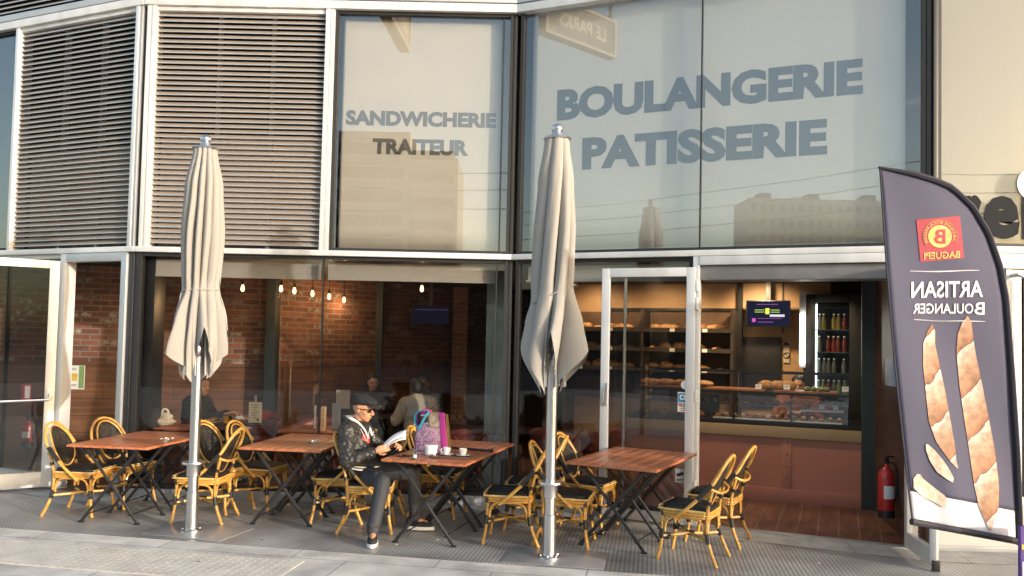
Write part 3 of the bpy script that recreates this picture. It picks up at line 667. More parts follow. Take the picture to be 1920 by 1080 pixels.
# ---------------------------------------------------------------- folding tables
woodm = mat('red brown table wood', (0.47, 0.165, 0.072), 0.36, 0, 0.16, 5, coat=0.2, stretch=(1.0, 0.25, 1), bump=0.04, bscale=50, col2=(0.50, 0.16, 0.065), rnd=0.16)
def table(org, deg, w, d, label, group='folding wooden tables on the terrace', flip=False):
    """origin = near left corner of the top, x along the near edge, y away from the street"""
    t = thing('folding_table', label, 'table', (org[0], org[1], 0.003), math.radians(deg), group)
    b = MB(); n = 7 if w > 0.7 else 6; pw = w/n
    for i in range(n): b.box((pw*(i+0.5), d/2, 0.724), (pw-0.0035, d, 0.022), None, 0.004)
    b.build('tabletop', woodm, t, world=False)
    b = MB()
    for y in (0.10, d-0.10): b.box((w/2, y, 0.704), (w-0.06, 0.035, 0.016))
    b.build('underframe', blackm, t, world=False)
    x0, x1 = w*0.16, w*0.84
    for y in (0.09, d-0.09):
        for sgn in (0, 1):
            xa, xb = (x0, x1) if sgn else (x1, x0); yy = y + (0.012 if sgn else -0.012)
            b = MB(); b.tube([(xa, yy, 0.70), ((xa+xb)/2, yy, 0.36), (xb, yy, 0.012)], 0.0125, 6, flat=1.25); b.box((xb, yy, 0.008), (0.05, 0.03, 0.016), None, 0.004)
            b.build('leg', blackm, t, world=False)
    for xx, zz in ((x0+0.075, 0.085), (x1-0.075, 0.085), (w/2, 0.36)):
        b = MB(); b.tube([(xx, 0.08, zz), (xx, d-0.08, zz)], 0.007, 6); b.build('cross_bar', blackm, t, world=False)
    return t
def pair(org, deg, w, d, labs):
    a = math.radians(deg); u = V((math.cos(a), math.sin(a), 0)); v = V((-u.y, u.x, 0)); o = V((*org, 0)); T = []
    for k in range(2): T.append(table(tuple((o+v*(d+0.006)*k)[:2]), deg, w, d, labs[k]))
    return lambda x, y, z=0.739: o + u*x + v*y + V((0, 0, z))
T1 = pair((-4.17, 7.58), -8, 0.82, 0.60, ['leftmost near folding table with red brown slats, a glass ashtray on it', 'folding table pushed behind the leftmost near one, against the window'])
T2 = pair((-2.57, 7.65), -8, 0.82, 0.60, ['near folding table with a glass ashtray, left of the seated man', 'folding table behind the ashtray table left of the man, against the window'])
T3 = pair((-1.13, 7.11), -16, 0.79, 0.78, ['folding table with the coffee tray and colourful bag, before the man', 'folding table behind the coffee tray table, bare and reaching the window'])
T4 = pair((0.50, 7.19), -28, 0.85, 0.64, ['near bare folding table in front of the glass bakery door', 'folding table behind the near bare one, touching the glass bakery door'])
# ---------------------------------------------------------------- closed umbrellas
canvas = mat('beige canvas', (0.305, 0.287, 0.265), 0.85, 0, 0.10, 1.6, bump=0.35, bscale=22, stretch=(1, 1, 0.35), trans=0.06)
def umbrella(x, y, prot, label, seed, prof, tiltx, tips, tie_skew, twist=0.0, hp=0.0, NP=12):
    t = thing('closed_umbrella', label, 'umbrella', (x, y, 0.003), 0, 'closed parasols on the terrace')
    b = MB(); R = rz(prot); b.box((R @ V((0.06, 0.02, 0)))+V((0, 0, 0.003)), (0.82, 0.52, 0.006), R, 0.002); b.build('base_plate', platem, t, world=False)
    b = MB(); b.lathe([(0.095, 0.006), (0.095, 0.02), (0.085, 0.026), (0.055, 0.03), (0.053, 0.36), (0.046, 0.365), (0.046, 1.6), (0.04, 3.5)], (0, 0, 0), 24); b.build('pole', steel, t, world=False)
    for k in range(6):
        b = MB(); b.lathe([(0.012, 0.02), (0.012, 0.034), (0, 0.036)], (0.075*math.cos(k*PI/3+.3), 0.075*math.sin(k*PI/3+.3), 0), 8); b.build('bolt', steel, t, world=False)
    b = MB(); b.lathe([(0.05, 0.50), (0.062, 0.505), (0.064, 0.60), (0.067, 0.606), (0.105, 0.612), (0.108, 0.622), (0.105, 0.632), (0.05, 0.636)], (0, 0, 0), 28); b.build('collar', steel, t, world=False)
    b = MB(); b.lathe([(0.115, 3.515), (0.12, 3.525), (0.115, 3.535), (0.05, 3.552), (0.04, 3.58)], (0, 0, 0), 24); b.build('cap_disc', steel, t, world=False)
    b = MB(); b.ell((0.01, -0.03, 1.66), (0.05, 0.05, 0.075)); b.build('crank_housing', steel, t, world=False)
    b = MB(); b.ell((0, 0, 3.612), (0.05, 0.05, 0.045)); b.build('finial', steel, t, world=False)
    random.seed(seed); ph = [random.uniform(0, 6) for _ in range(8)]
    zt = 3.52
    def Rz(z):
        for (z0, r0), (z1, r1) in zip(prof[:-1], prof[1:]):
            if z <= z0 and z >= z1:
                q = (z0-z)/(z0-z1); q = q*q*(3-2*q) if True else q; return r0+(r1-r0)*q
        return prof[-1][1]
    wp0 = 0.5*math.sin(-PI/2+ph[1]) + 0.35*math.sin(-PI+ph[4])
    def fn(u, v):
        th = 2*PI*u
        wp = 0.5*math.sin(th+ph[1]) + 0.35*math.sin(2*th+ph[4]); a = th*NP/2 + ph[0] + wp*1.4; ah = 4*(th+PI/2) + hp + 0.6*(wp-wp0)
        fold = abs(math.cos(a))            # sharp valleys, round ridges
        sw = (th+PI/2+hp)/(2*PI/6) + 0.05*math.sin(2*th+ph[1]); t = abs(2*(sw % 1.0)-1); vz = tips[1] + 0.13*math.sin(2.6*math.floor(sw)+seed)
        hem = vz + (tips[0]+0.025*math.sin(4.1*math.floor(sw+0.5)+seed)-vz)*t
        z = zt + (hem-zt)*v
        zz = zt + (1.5-zt)*v*0.995
        r = Rz(z)
        k = min(1, v*1.4); tie = math.exp(-((z-tie_z(th))/0.09)**2)
        depth = 0.13 + 0.27*min(1, (zt-z)/0.9); depth *= (1-0.55*tie)*(0.45+0.85*abs(math.sin(1.5*th+ph[6]+0.5*math.sin(z*2+ph[5]))))
        r *= (1-depth) + depth*2.0*(fold**0.6)*0.62
        low = max(0, (tie_z(th)-z)/0.8)
        r *= 1 + low*(0.50*(1-t) - 0.42*t) + 0.10*low*math.sin(ah+ph[5])
        tw = twist*(1-v)*0.8 + 0.35*(1-v)*math.sin(ph[6]) + low*0.25*math.sin(2*th+ph[7])
        nz = MN.noise(V((math.cos(th)*1.5+seed, math.sin(th)*1.5, z*1.6)))
        r *= 1 + 0.10*nz*k
        return V(((r)*math.cos(th+tw) + tiltx*(zt-z), r*math.sin(th+tw), z))
    def tie_z(th): return 2.20 + tie_skew*math.cos(th)
    tie_skew_ = tie_skew
    b = MB(); b.grid(fn, 240, 90, cu=True); b.build('canopy', canvas, t, world=False, ang=70)
    b = MB(); b.tube([(Rz(2.2)*1.03*math.cos(q*2*PI/30)+tiltx*1.3, Rz(2.2)*1.03*math.sin(q*2*PI/30), tie_z(q*2*PI/30)) for q in range(30)], 0.006, 6, closed=True)
    b.tube([(-0.12, -0.14, 2.17), (-0.125, -0.165, 2.05), (-0.115, -0.165, 1.95)], 0.005, 5); b.build('tie_cord', canvas, t, world=False)
    for k in range(8):
        aa = 2*PI*k/8+0.2; rr = Rz(tips[0]+.1)*0.62
        b = MB(); b.tube([(0.05*math.cos(aa), 0.05*math.sin(aa), 3.3), (rr*math.cos(aa), rr*math.sin(aa), tips[0]+0.05)], 0.009, 5); b.build('rib', alud, t, world=False)
    return t
umbrella(-2.885, 7.385, -0.28, 'closed beige parasol on a steel pole, standing left, before the louvred panel', 11, [(3.52, 0.105), (3.15, 0.16), (2.75, 0.178), (2.24, 0.155), (1.92, 0.19), (1.70, 0.205), (1.36, 0.185)], 0.0, (1.375, 1.74), 0.012, 0.0, 0.0, 12)
umbrella(0.352, 6.745, -0.2, 'closed beige parasol on a steel pole, standing right, before the patisserie window', 23, [(3.52, 0.105), (3.15, 0.145), (2.7, 0.165), (2.24, 0.172), (1.95, 0.205), (1.72, 0.225), (1.36, 0.17)], -0.005, (1.375, 1.78), 0.085, 1.1, PI/6, 7)
# ---------------------------------------------------------------- feather flag seen from behind
FY = 5.2
fl_ = thing('feather_flag', 'purple feather flag with two baguettes and mirrored white lettering, seen from behind', 'flag', aty(1925, 1100, FY)*1.0)
fabric = mat('purple flag fabric', (0.072, 0.071, 0.118), 0.8, 0, 0.05, 2, bump=0.05, bscale=400, trans=0.12)
hemm = mat('dark flag hem', (0.02, 0.018, 0.03), 0.75); whitef = mat('white flag fabric', (0.60, 0.58, 0.63), 0.8, 0, 0.03, trans=0.12)
def fpt(u, v, off=0.0):
    p = aty(u, v, FY); return aty(u, v, FY + 0.012*math.sin(p.z*4.0+p.x*9) + 0.010*math.sin(p.x*23+p.z*2)*max(0, (v-700)/300) - off + 0.10*(u-1780)/260)
def edge_l(v): # left edge
    return 1648 + (v-312)*(1710-1648)/(985-312) - 6*math.sin(PI*(v-312)/673)
RT = [(312, 1648), (330, 1738), (352, 1790), (390, 1830), (440, 1859), (500, 1880), (560, 1891), (700, 1902), (850, 1912), (985, 1917), (1024, 1918)]
def edge_r(v):
    for (a, x), (c, x2) in zip(RT[:-1], RT[1:]):
        if a <= v <= c: return x+(x2-x)*(v-a)/(c-a)
    return RT[-1][1]
def fgrid(name, v0l, v0r, v1l, v1r, ins, m, off=0.0, nu=24, nv=50):
    b = MB()
    def f(u, v):
        vv = 312 + (985-312)*v
        a = (v0l + (v1l-v0l)*v); c = (v0r + (v1r-v0r)*v); y = a + (c-a)*u
        xl = edge_l(min(y, 985))+ins[0]; xr = edge_r(y)-ins[1]
        xr = max(xr, xl+0.5); return fpt(xl + (xr-xl)*u, y + 0*vv, off)
    b.grid(f, nu, nv); return b.build(name, m, fl_, solid=0.0025)
fgrid('fabric', 318, 318, 920, 958, (4, 13), fabric, nv=70); fgrid('white_band', 920.5, 958.5, 976, 1012, (3, 13), whitef, nv=8)
b = MB(); P = [fpt(edge_r(v)-6, v) for v in range(314, 1030, 12)]; b.tube([fpt(1648, 314)] + P[1:], [0.012]+[0.030]*3+[0.028]*(len(P)-4), 8, flat=0.7); b.build('pole_sleeve', hemm, fl_)
b = MB(); b.tube([fpt(edge_l(v)+2, v) for v in range(312, 990, 20)], 0.007, 6); b.tube([fpt(1709+(1912-1709)*k/16, 978+k*2.35+0.0*k) for k in range(17)], 0.022, 8, flat=1.0); b.build('hem', hemm, fl_)
b = MB(); b.tube([fpt(1917, 1016), fpt(1919, 1150), atz(1924, 1218, 0.02)+V((0, FY-atz(1924, 1218, 0.02).y, 0))], 0.022, 10); b.build('pole', blackm, fl_)
b = MB(); q = aty(1919, 1100, FY); b.box((q.x+0.05, FY, 0.03), (0.5, 0.5, 0.05), None, 0.01); b.build('foot', blackm, fl_)
def flagflat(name, pts, m, off=0.006):
    b = MB(); vs = [b.bm.verts.new(fpt(u, v, off)) for u, v in pts]; b._f(vs); return b.build(name, m, fl_, flat=True)
redm = mat('logo red', (0.33, 0.045, 0.062), 0.8); goldm = mat('logo gold', (0.62, 0.40, 0.13), 0.8, 0, 0.25, 20); whitet = mat('white print', (0.62, 0.60, 0.64), 0.8, 0, 0.04)
b = MB(); b.grid(lambda u, v: fpt(1718+u*82+v*8, 412-u*7+v*79, 0.005), 12, 12); lg = b.build('logo_patch', redm, fl_)
def on_logo(u, v, off): return fpt(1718+u*82+v*8, 412-u*7+v*79, off)
b = MB(); vs = [b.bm.verts.new(on_logo(0.5+0.265*math.cos(k*PI/18)*1.02, 0.44+0.265*math.sin(k*PI/18), 0.0075)) for k in range(36)]; b._f(vs); b.build('gold_disc', goldm, lg)
b = MB(); b.tube([on_logo(0.5+0.385*math.cos(a), 0.44+0.385*math.sin(a), 0.008) for a in [math.radians(x) for x in range(150, 392, 8)]], 0.0018, 4); b.build('ring', goldm, lg)
def ftext(name, body, u0_, u1, v0, v1, m, par, off=0.007, bold=0.03, slope=0.0, arc=None):
    b = MB(); me = text_mesh(body, bold); xs = [p.co.x for p in me.vertices]; ys = [p.co.y for p in me.vertices]; vs = []
    for p in me.vertices:
        a = 1-(p.co.x-min(xs))/(max(xs)-min(xs)); c = (p.co.y-min(ys))/(max(ys)-min(ys))
        if arc:
            an = math.radians(arc[0]+(arc[1]-arc[0])*a); r = arc[2]+(arc[3]-arc[2])*c; vs.append(b.bm.verts.new(on_logo(0.5+r*math.cos(an), 0.44-r*math.sin(an), off)))
        else: vs.append(b.bm.verts.new(fpt(u0_+(u1-u0_)*a, v0+(v1-v0)*c+slope*(a-0.5), off)))
    for f in me.polygons: b._f([vs[i] for i in f.vertices])
    bpy.data.meshes.remove(me); b.build(name, m, par)
ftext('letter', 'B', 1752, 1773, 457, 430, redm, lg, 0.009, 0.02); ftext('brand_lettering', 'BAGUEPI', 1733, 1800, 485, 472, goldm, lg, 0.009, 0.015, -3)
ftext('rim_lettering', 'ARTISAN BOULANGER', 0, 0, 0, 0, goldm, lg, 0.009, 0.0, 0, (205, -25, 0.30, 0.365))
ftext('lettering', 'ARTISAN', 1709, 1843, 558, 527, whitet, fl_, 0.007, 0.02, -2); 
ftext('lettering', 'B', 1827, 1846, 590, 567, whitet, fl_, 0.007, 0.012); ftext('lettering', 'OULANGER', 1712, 1825, 588, 569, whitet, fl_, 0.007, 0.012)
for (ua, va, ub, vb) in ((1706, 508, 1836, 508), (1714, 599, 1847, 604)):
    b = MB(); n = 18; L = []
    for side in (1, -1):
        for k in (range(n+1) if side == 1 else range(n, -1, -1)):
            q = k/n; w = 2.0*math.sin(PI*min(max(q, 0.04), 0.96))**0.5; L.append((ua+(ub-ua)*q, va+(vb-va)*q+side*w*0.6+1.2*math.sin(q*5)))
    flagflat('rule', L, whitet)
# printed baguettes (flat print on the cloth)
def bread_print():
    m, n, o = new_mat('printed crust'); b = N(n, 'ShaderNodeBsdfPrincipled'); c = coords(n, scale=(1, 1, 1))
    r = N(n, 'ShaderNodeVectorRotate', rotation_type='Y_AXIS'); r.inputs['Angle'].default_value = 0.72; n.links.new(c, r.inputs['Vector'])
    w = N(n, 'ShaderNodeTexWave', wave_type='BANDS', bands_direction='Z', wave_profile='SAW'); w.inputs['Scale'].default_value = 1.35; w.inputs['Distortion'].default_value = 1.6; w.inputs['Detail'].default_value = 5; w.inputs['Detail Scale'].default_value = 5.0
    n.links.new(r.outputs[0], w.inputs['Vector'])
    t = N(n, 'ShaderNodeTexNoise'); t.inputs['Scale'].default_value = 24; t.inputs['Detail'].default_value = 9; n.links.new(c, t.inputs['Vector'])
    rp = N(n, 'ShaderNodeValToRGB'); e = rp.color_ramp.elements
    while len(e) < 5: e.new(0.5)
    for k, (p, cc) in enumerate(((0.0, (0.17, 0.07, 0.045)), (0.07, (0.29, 0.145, 0.08)), (0.45, (0.37, 0.215, 0.135)), (0.85, (0.44, 0.32, 0.245)), (1.0, (0.56, 0.48, 0.43)))): e[k].position = p; e[k].color = (*cc, 1)
    n.links.new(w.outputs[1], rp.inputs[0]); n.links.new(mixc(n, 1.0, rp.outputs[0], ramp(n, t.outputs[0], [(0.3, 0.66), (0.68, 1.22)]), 'MULTIPLY'), b.inputs['Base Color'])
    b.inputs['Roughness'].default_value = 0.8; n.links.new(b.outputs[0], o.inputs[0]); return m
crust = bread_print(); crumb = mat('printed crumb', (0.55, 0.42, 0.31), 0.8, 0, 0.4, 26, col2=(0.68, 0.56, 0.45))
def bag(name, axis, m, off=0.006):      # axis: (u, v, halfwidth) list
    L = [(u-w, v) for u, v, w in axis] + [(u+w, v) for u, v, w in reversed(axis)]
    b = MB(); rows = []
    for u, v, w in axis: w *= 0.93; rows.append([b.bm.verts.new(fpt(u-w+2*w*k/6, v, off)) for k in range(7)])
    for A, B2 in zip(rows[:-1], rows[1:]):
        for k in range(6): b._f([A[k], A[k+1], B2[k+1], B2[k]])
    return b.build(name, m, fl_)
def dense(ax, n=5):
    out = []
    for a, c in zip(ax[:-1], ax[1:]):
        for k in range(n): out.append(tuple(a[i]+(c[i]-a[i])*k/n for i in range(3)))
    return out+[ax[-1]]
bag('printed_baguette', dense([(1814, 593, 1), (1813, 604, 9), (1810, 625, 15), (1811, 660, 19), (1820, 720, 23), (1832, 790, 25), (1842, 850, 26), (1850, 910, 25), (1854, 950, 20), (1856, 975, 10), (1857, 997, 1)]), crust)
bag('printed_baguette', dense([(1748, 609, 1), (1746, 622, 8), (1742, 645, 12), (1747, 690, 17), (1755, 740, 20), (1762, 790, 22), (1773, 830, 18), (1788, 866, 6), (1796, 878, 1)]), crust)
bag('printed_slice', dense([(1738, 833, 2), (1745, 845, 9), (1757, 865, 14), (1770, 885, 14), (1781, 897, 8), (1786, 904, 1)]), crumb, 0.0085)
bag('printed_slice', dense([(1722, 889, 3), (1722, 898, 10), (1733, 915, 21), (1750, 930, 24), (1764, 942, 12), (1770, 951, 2)]), crumb, 0.0085)
# ---------------------------------------------------------------- people
def skin_mat(name, col):
    return mat(name, col, 0.5, 0, 0.10, 14, bump=0.05, bscale=160, col2=(min(1, col[0]*1.12), col[1]*1.02, col[2]*0.98))
skin1 = skin_mat('tanned skin', (0.46, 0.235, 0.135)); skin2 = skin_mat('light skin', (0.50, 0.29, 0.20)); skin3 = skin_mat('brown skin', (0.22, 0.11, 0.065))
hairm = mat('dark hair', (0.018, 0.012, 0.010), 0.5, 0, 0.3, 30, bump=0.5, bscale=90, stretch=(3, 3, 0.6))
def cloth(name, col, rough=0.8, bump=0.45, bscale=14, **k): return mat(name, col, rough, 0, 0.12, 6, bump=bump, bscale=bscale, **k)
jackm = cloth('black satin jacket', (0.020, 0.018, 0.016), 0.5, 1.0, 16, stretch=(1, 1, 0.45)); trousm = cloth('dark trousers', (0.026, 0.028, 0.034), 0.75, 0.4, 9)
shoem = cloth('black canvas', (0.014, 0.014, 0.016), 0.8, 0.2, 60); solem = mat('white rubber', (0.72, 0.70, 0.66), 0.6); capm = cloth('black wool', (0.012, 0.012, 0.014), 0.9, 0.3, 120)
lensm = mat('dark lens', (0.012, 0.006, 0.008), 0.12, 0, 0.1); whitec = mat('white knit', (0.74, 0.72, 0.68), 0.85, 0, 0.04, 30, bump=0.3, bscale=150)
def hand(mb, w, d, pn, side, curl, k=1.0, spread=0.0):
    """w wrist, d pointing direction, pn palm normal, side = thumb side"""
    w, d, pn = V(w), V(d).normalized(), V(pn); pn = (pn-d*pn.dot(d)).normalized(); s = d.cross(pn)*side
    R = M((d, s, pn)).transposed(); mb.ell(w+d*0.048*k, (0.056*k, 0.042*k, 0.017*k), R); mb.cap(w-d*0.02, w+d*0.03, 0.026*k, 0.024*k)
    for i, (off, L, r) in enumerate(((0.030, 0.072, 0.0088), (0.010, 0.080, 0.009), (-0.011, 0.074, 0.0086), (-0.031, 0.058, 0.0078))):
        p = w + d*0.088*k + s*off*k; a = 0.15; dd = d + s*off*spread
        for f, q in ((0.45, 1.0), (0.32, 0.9), (0.23, 0.8)):
            a += curl*(0.8+0.12*i); v = (dd.normalized()*math.cos(a)+pn*math.sin(a)); p2 = p+v*L*f*k; mb.cap(p, p2, r*q*k, r*q*0.92*k, 8); p = p2
    p = w+d*0.025*k+s*0.032*k; v = (d*0.6+s*0.55+pn*0.45).normalized(); p2 = p+v*0.042*k; mb.cap(p, p2, 0.0125*k, 0.010*k, 8); mb.cap(p2, p2+(d*0.8+pn*0.6-s*0.05).normalized()*0.032*k, 0.010*k, 0.008*k, 8)
def frame(fd, upv=(0, 0, 1)):
    f = V(fd).normalized(); u = V(upv); l = u.cross(f).normalized(); u = f.cross(l); return M((f, l, u)).transposed()
def person(label, loc, rot, J, skin, topm, botm, vox=0.011, hair=None, hat=None, glasses=False, long_hair=False, collar=False, sleeves='long', legs=True, group=None, shoes=True, bulk=1.0):
    t = thing('person', label, 'person', loc, rot, group); g = lambda n: V(J[n]); W_ = dict(world=False)
    b = MB(); hc = g('head'); HR = frame(J['face']); h = lambda x, y, z: hc + HR @ V((x, y, z))
    b.ell(h(-0.008, 0, 0.03), (0.098, 0.077, 0.092), HR, 20, 14); b.ell(h(0.015, 0, -0.03), (0.075, 0.064, 0.078), HR, 18, 12); b.ell(h(0.048, 0, -0.082), (0.034, 0.036, 0.028), HR)
    b.cap(h(0.086, 0, 0.012), h(0.108, 0, -0.022), 0.010, 0.0145); b.ell(h(0.095, 0, -0.03), (0.016, 0.021, 0.010), HR); b.cap(h(0.078, -0.03, 0.03), h(0.078, 0.03, 0.03), 0.016, 0.016)
    b.cap(h(0.080, -0.02, -0.056), h(0.080, 0.02, -0.056), 0.009, 0.009); b.cap(h(0.077, -0.017, -0.067), h(0.077, 0.017, -0.067), 0.009, 0.009)
    for s in (-1, 1):
        b.ell(h(-0.012, s*0.077, 0.0), (0.02, 0.009, 0.033), HR); b.ell(h(0.045, s*0.045, -0.02), (0.03, 0.022, 0.026), HR)
    nb = g('neck'); b.cap(nb-V((0, 0, 0.05)), h(-0.02, 0, -0.07), 0.062, 0.056); b.cap(nb, g('chest'), 0.07, 0.10); b.cap(g('chest'), g('pelvis'), 0.10, 0.10)
    for s, q in (('R', -1), ('L', 1)):
        b.cap(g('sh'+s), g('chest'), 0.05, 0.08); b.cap(g('sh'+s), g('el'+s), 0.046, 0.038); b.cap(g('el'+s), g('wr'+s), 0.040, 0.027)
        hd = V(J.get('hd'+s, tuple(g('wr'+s)-g('el'+s)))); hand(b, g('wr'+s)+hd.normalized()*0.02, hd, J.get('pn'+s, (0, 0, -1)), J.get('ts'+s, q), J.get('curl', 0.45))
        if legs:
            b.cap(g('pelvis'), g('hip'+s), 0.09, 0.08); b.cap(g('hip'+s), g('kn'+s), 0.07, 0.05); b.cap(g('kn'+s), g('an'+s), 0.05, 0.034); b.cap(g('an'+s), g('an'+s)+V(J['td'+s])*0.12-V((0, 0, 0.04)), 0.03, 0.025)
    remesh(b, vox*0.62, 2).build('body', skin, t, ang=80, **W_)
    # eyes, brows
    b = MB()
    for s in (-1, 1): b.ell(h(0.083, s*0.032, 0.012), (0.008, 0.013, 0.007), HR, 10, 6)
    if not glasses: b.build('eyes', hairm, t, **W_)
    else: b.bm.free()
    # top garment
    b = MB(); w, c = g('waist'), g('chest'); sp = (g('shL')-g('shR')).normalized(); TR = M((sp.cross(V((0, 0, 1))).normalized()*-1, sp, V((0, 0, 1)))).transposed()
    b.ell(c, (0.135*bulk, 0.195*bulk, 0.20), TR, 18, 12); b.ell((c+w)/2, (0.14*bulk, 0.19*bulk, 0.19), TR, 18, 12); b.ell(w-V((0, 0, 0.05)), (0.155*bulk, 0.19*bulk, 0.13), TR, 18, 12); b.cap(nb-V((0, 0, 0.02)), c+V((0, 0, 0.06)), 0.075, 0.13)
    for s in ('R', 'L'):
        e_, wr = g('el'+s), g('wr'+s)
        b.cap(g('sh'+s), c+V((0, 0, 0.06)), 0.088*bulk, 0.11); b.cap(g('sh'+s), e_, 0.085*bulk, 0.066*bulk)
        if sleeves == 'long':
            b.cap(e_, e_+(wr-e_)*0.90, 0.066*bulk, 0.05*bulk); b.ell(e_+(wr-e_)*0.35, 0.066*bulk)
        for k in range(4): # soft folds around the sleeve
            q = g('sh'+s).lerp(e_, 0.25+0.2*k); b.ell(q, 0.078*bulk, None, 10, 7, 0.35, k+ord(s))
    rb = remesh(b, vox, 3); rb.bm.normal_update()
    for v in rb.bm.verts:      # creases of the cloth
        p = v.co; q = abs(MN.noise(V((p.x*13+p.z*5, p.y*13, p.z*22+p.x*6)))); v.co = p + v.normal*(0.006-0.022*max(0, 0.22-q)*2.2 + 0.006*MN.noise(p*9))
    rb.build('jacket' if sleeves == 'long' else 'shirt', topm, t, ang=80, **W_)
    if legs:
        b = MB(); b.ell(g('pelvis'), (0.15, 0.185, 0.12), TR)
        for s in ('R', 'L'):
            b.cap(g('hip'+s), g('kn'+s), 0.098, 0.07); b.cap(g('kn'+s), g('an'+s)+V((0, 0, 0.02)), 0.072, 0.056); b.ell(g('kn'+s).lerp(g('hip'+s), 0.2), 0.078, None, 10, 7, 0.3, 3); b.ell(g('an'+s)+V((0, 0, 0.07)), (0.062, 0.062, 0.03), None, 10, 7, 0.4, 5)
        remesh(b, vox, 2).build('trousers', botm, t, ang=80, **W_)
    if shoes and legs:
        for s in ('R', 'L'):
            a, d = g('an'+s), V(J['td'+s]).normalized(); SR = frame((d.x, d.y, 0)); f0 = V((a.x, a.y, 0))+V((0, 0, a.z-0.09))
            b = MB(); q = lambda x, y, z: f0 + SR @ V((x, y, z))
            b.ell(q(0.04, 0, 0.045), (0.135, 0.046, 0.038), SR); b.ell(q(0.11, 0, 0.04), (0.065, 0.046, 0.03), SR); b.ell(q(-0.03, 0, 0.07), (0.062, 0.042, 0.05), SR); sh = remesh(b, 0.008, 2).build('shoe', shoem, t, ang=80, **W_)
            b = MB(); P = [q(0.045+0.142*math.cos(k*PI/14)*(1 if math.cos(k*PI/14) > 0 else 0.86), 0.05*math.sin(k*PI/14), 0.0) for k in range(28)]
            b.prism(P, (0, 0, 0.030)); b.build('sole', solem, sh, **W_)
    if hair:
        b = MB(); b.ell(h(-0.022, 0, 0.055), (0.100, 0.086, 0.080), HR, 16, 10, 0.12, 2); b.ell(h(-0.06, 0, 0.0), (0.062, 0.082, 0.085), HR, 16, 10, 0.12, 4)
        if long_hair:
            for s in (-1, 1): b.cap(h(-0.04, s*0.07, 0.02), h(-0.05, s*0.085, -0.16), 0.04, 0.045)
            b.cap(h(-0.08, 0, 0), h(-0.09, 0, -0.18), 0.06, 0.06)
        remesh(b, 0.011, 1).build('hair', hair, t, ang=80, **W_)
    if hat:
        b = MB(); b.ell(h(-0.012, 0, 0.085), (0.122, 0.098, 0.058), HR, 20, 12); b.ell(h(-0.05, 0, 0.068), (0.088, 0.094, 0.052), HR, 18, 10); b.ell(h(0.06, 0, 0.082), (0.075, 0.085, 0.036), HR)
        cp = remesh(b, 0.008, 2).build('cap', hat, t, ang=80, **W_)
        b = MB(); BR = HR @ M.Rotation(0.28, 3, 'Y'); b.ell(h(0.112, 0, 0.052), (0.05, 0.075, 0.008), BR); b.build('brim', hat, cp, **W_)
    if glasses:
        b = MB()
        for s in (-1, 1): b.ell(h(0.094, s*0.036, 0.008), (0.009, 0.031, 0.022), HR @ M.Rotation(-s*0.28, 3, 'Z'), 14, 8)
        gl = b.build('sunglasses', lensm, t, **W_); b = MB()
        for s in (-1, 1): b.tube([h(0.092, s*0.064, 0.018), h(0.05, s*0.083, 0.017), h(-0.015, s*0.086, 0.012)], 0.0038, 6)
        b.tube([h(0.098, -0.02, 0.016), h(0.106, 0, 0.018), h(0.098, 0.02, 0.016)], 0.004, 6); b.build('glasses_arm', lensm, gl, **W_)
    return t, h
MJ = dict(pelvis=(-0.02, 0, 0.56), waist=(-0.08, 0, 0.71), chest=(-0.13, -0.01, 0.86), neck=(-0.135, -0.01, 1.005), head=(-0.05, -0.035, 1.125), face=(0.94, -0.30, -0.16),
          shR=(-0.165, -0.185, 0.935), elR=(-0.13, -0.31, 0.675), wrR=(0.10, -0.27, 0.765), shL=(-0.10, 0.185, 0.935), elL=(0.09, 0.22, 0.70), wrL=(0.215, -0.07, 0.80),
          hdR=(0.9, 0.15, 0.28), pnR=(0.1, 0.9, 0.1), hdL=(0.75, -0.62, 0.2), pnL=(-0.1, -0.5, -0.8), tsR=-1, tsL=1, curl=0.62,
          hipR=(0.0, -0.095, 0.53), knR=(0.21, -0.40, 0.52), anR=(0.155, -0.52, 0.095), tdR=(0.12, -1, 0), hipL=(0.0, 0.09, 0.53), knL=(0.43, 0.06, 0.53), anL=(0.46, 0.02, 0.10), tdL=(1, -0.08, 0))
MX, MY = -1.33, 7.60
man, mh = person('man in black cap, sunglasses and black bomber jacket, seated and reading a paper', (MX, MY, 0.003), 0.0, MJ, skin1, jackm, trousm, vox=0.0085, hat=capm, glasses=True)
W0 = dict(world=False)
# jacket trim: striped collar, striped hem, cuffs, open front with printed shirt, crest marks
b = MB(); nb = V(MJ['neck'])
for sg_ in (-1, 1):
    for k in (0, 1):
        o9 = 0.024*k; b.tube([V((-0.205-o9*0.5, sg_*0.012, 1.055)), V((-0.150-o9*0.3, sg_*(0.092+o9), 1.050-o9*0.3)), V((-0.085+o9*0.3, sg_*(0.104+o9), 1.015-o9*0.2)), V((-0.028+o9*0.5, sg_*(0.098+o9), 0.945)), V((0.012+o9*0.3, sg_*(0.085+o9), 0.865))], 0.0085, 6, sub=4)
b.build('collar_stripe', whitec, man, **W0)
b = MB(); b.tube([nb+V((-0.012+0.096*math.cos(a), 0.095*math.sin(a), 0.048-0.052*(1+math.cos(a)))) for a in [math.radians(k) for k in range(20, 341, 12)]], 0.016, 7, flat=1.5); b.build('collar', capm, man, **W0)
for zz in (0.615, 0.59):
    b = MB(); b.tube([V((-0.06+0.172*math.cos(a), 0.205*math.sin(a), zz-0.02*math.cos(a))) for a in [k*PI/16 for k in range(32)]], 0.0075, 6, closed=True); b.build('hem_stripe', whitec, man, **W0)
redp = mat('red print', (0.50, 0.03, 0.02), 0.8, 0, 0.3, 30); bluep = mat('pale blue print', (0.45, 0.55, 0.60), 0.8, 0, 0.5, 60, col2=(0.1, 0.14, 0.2))
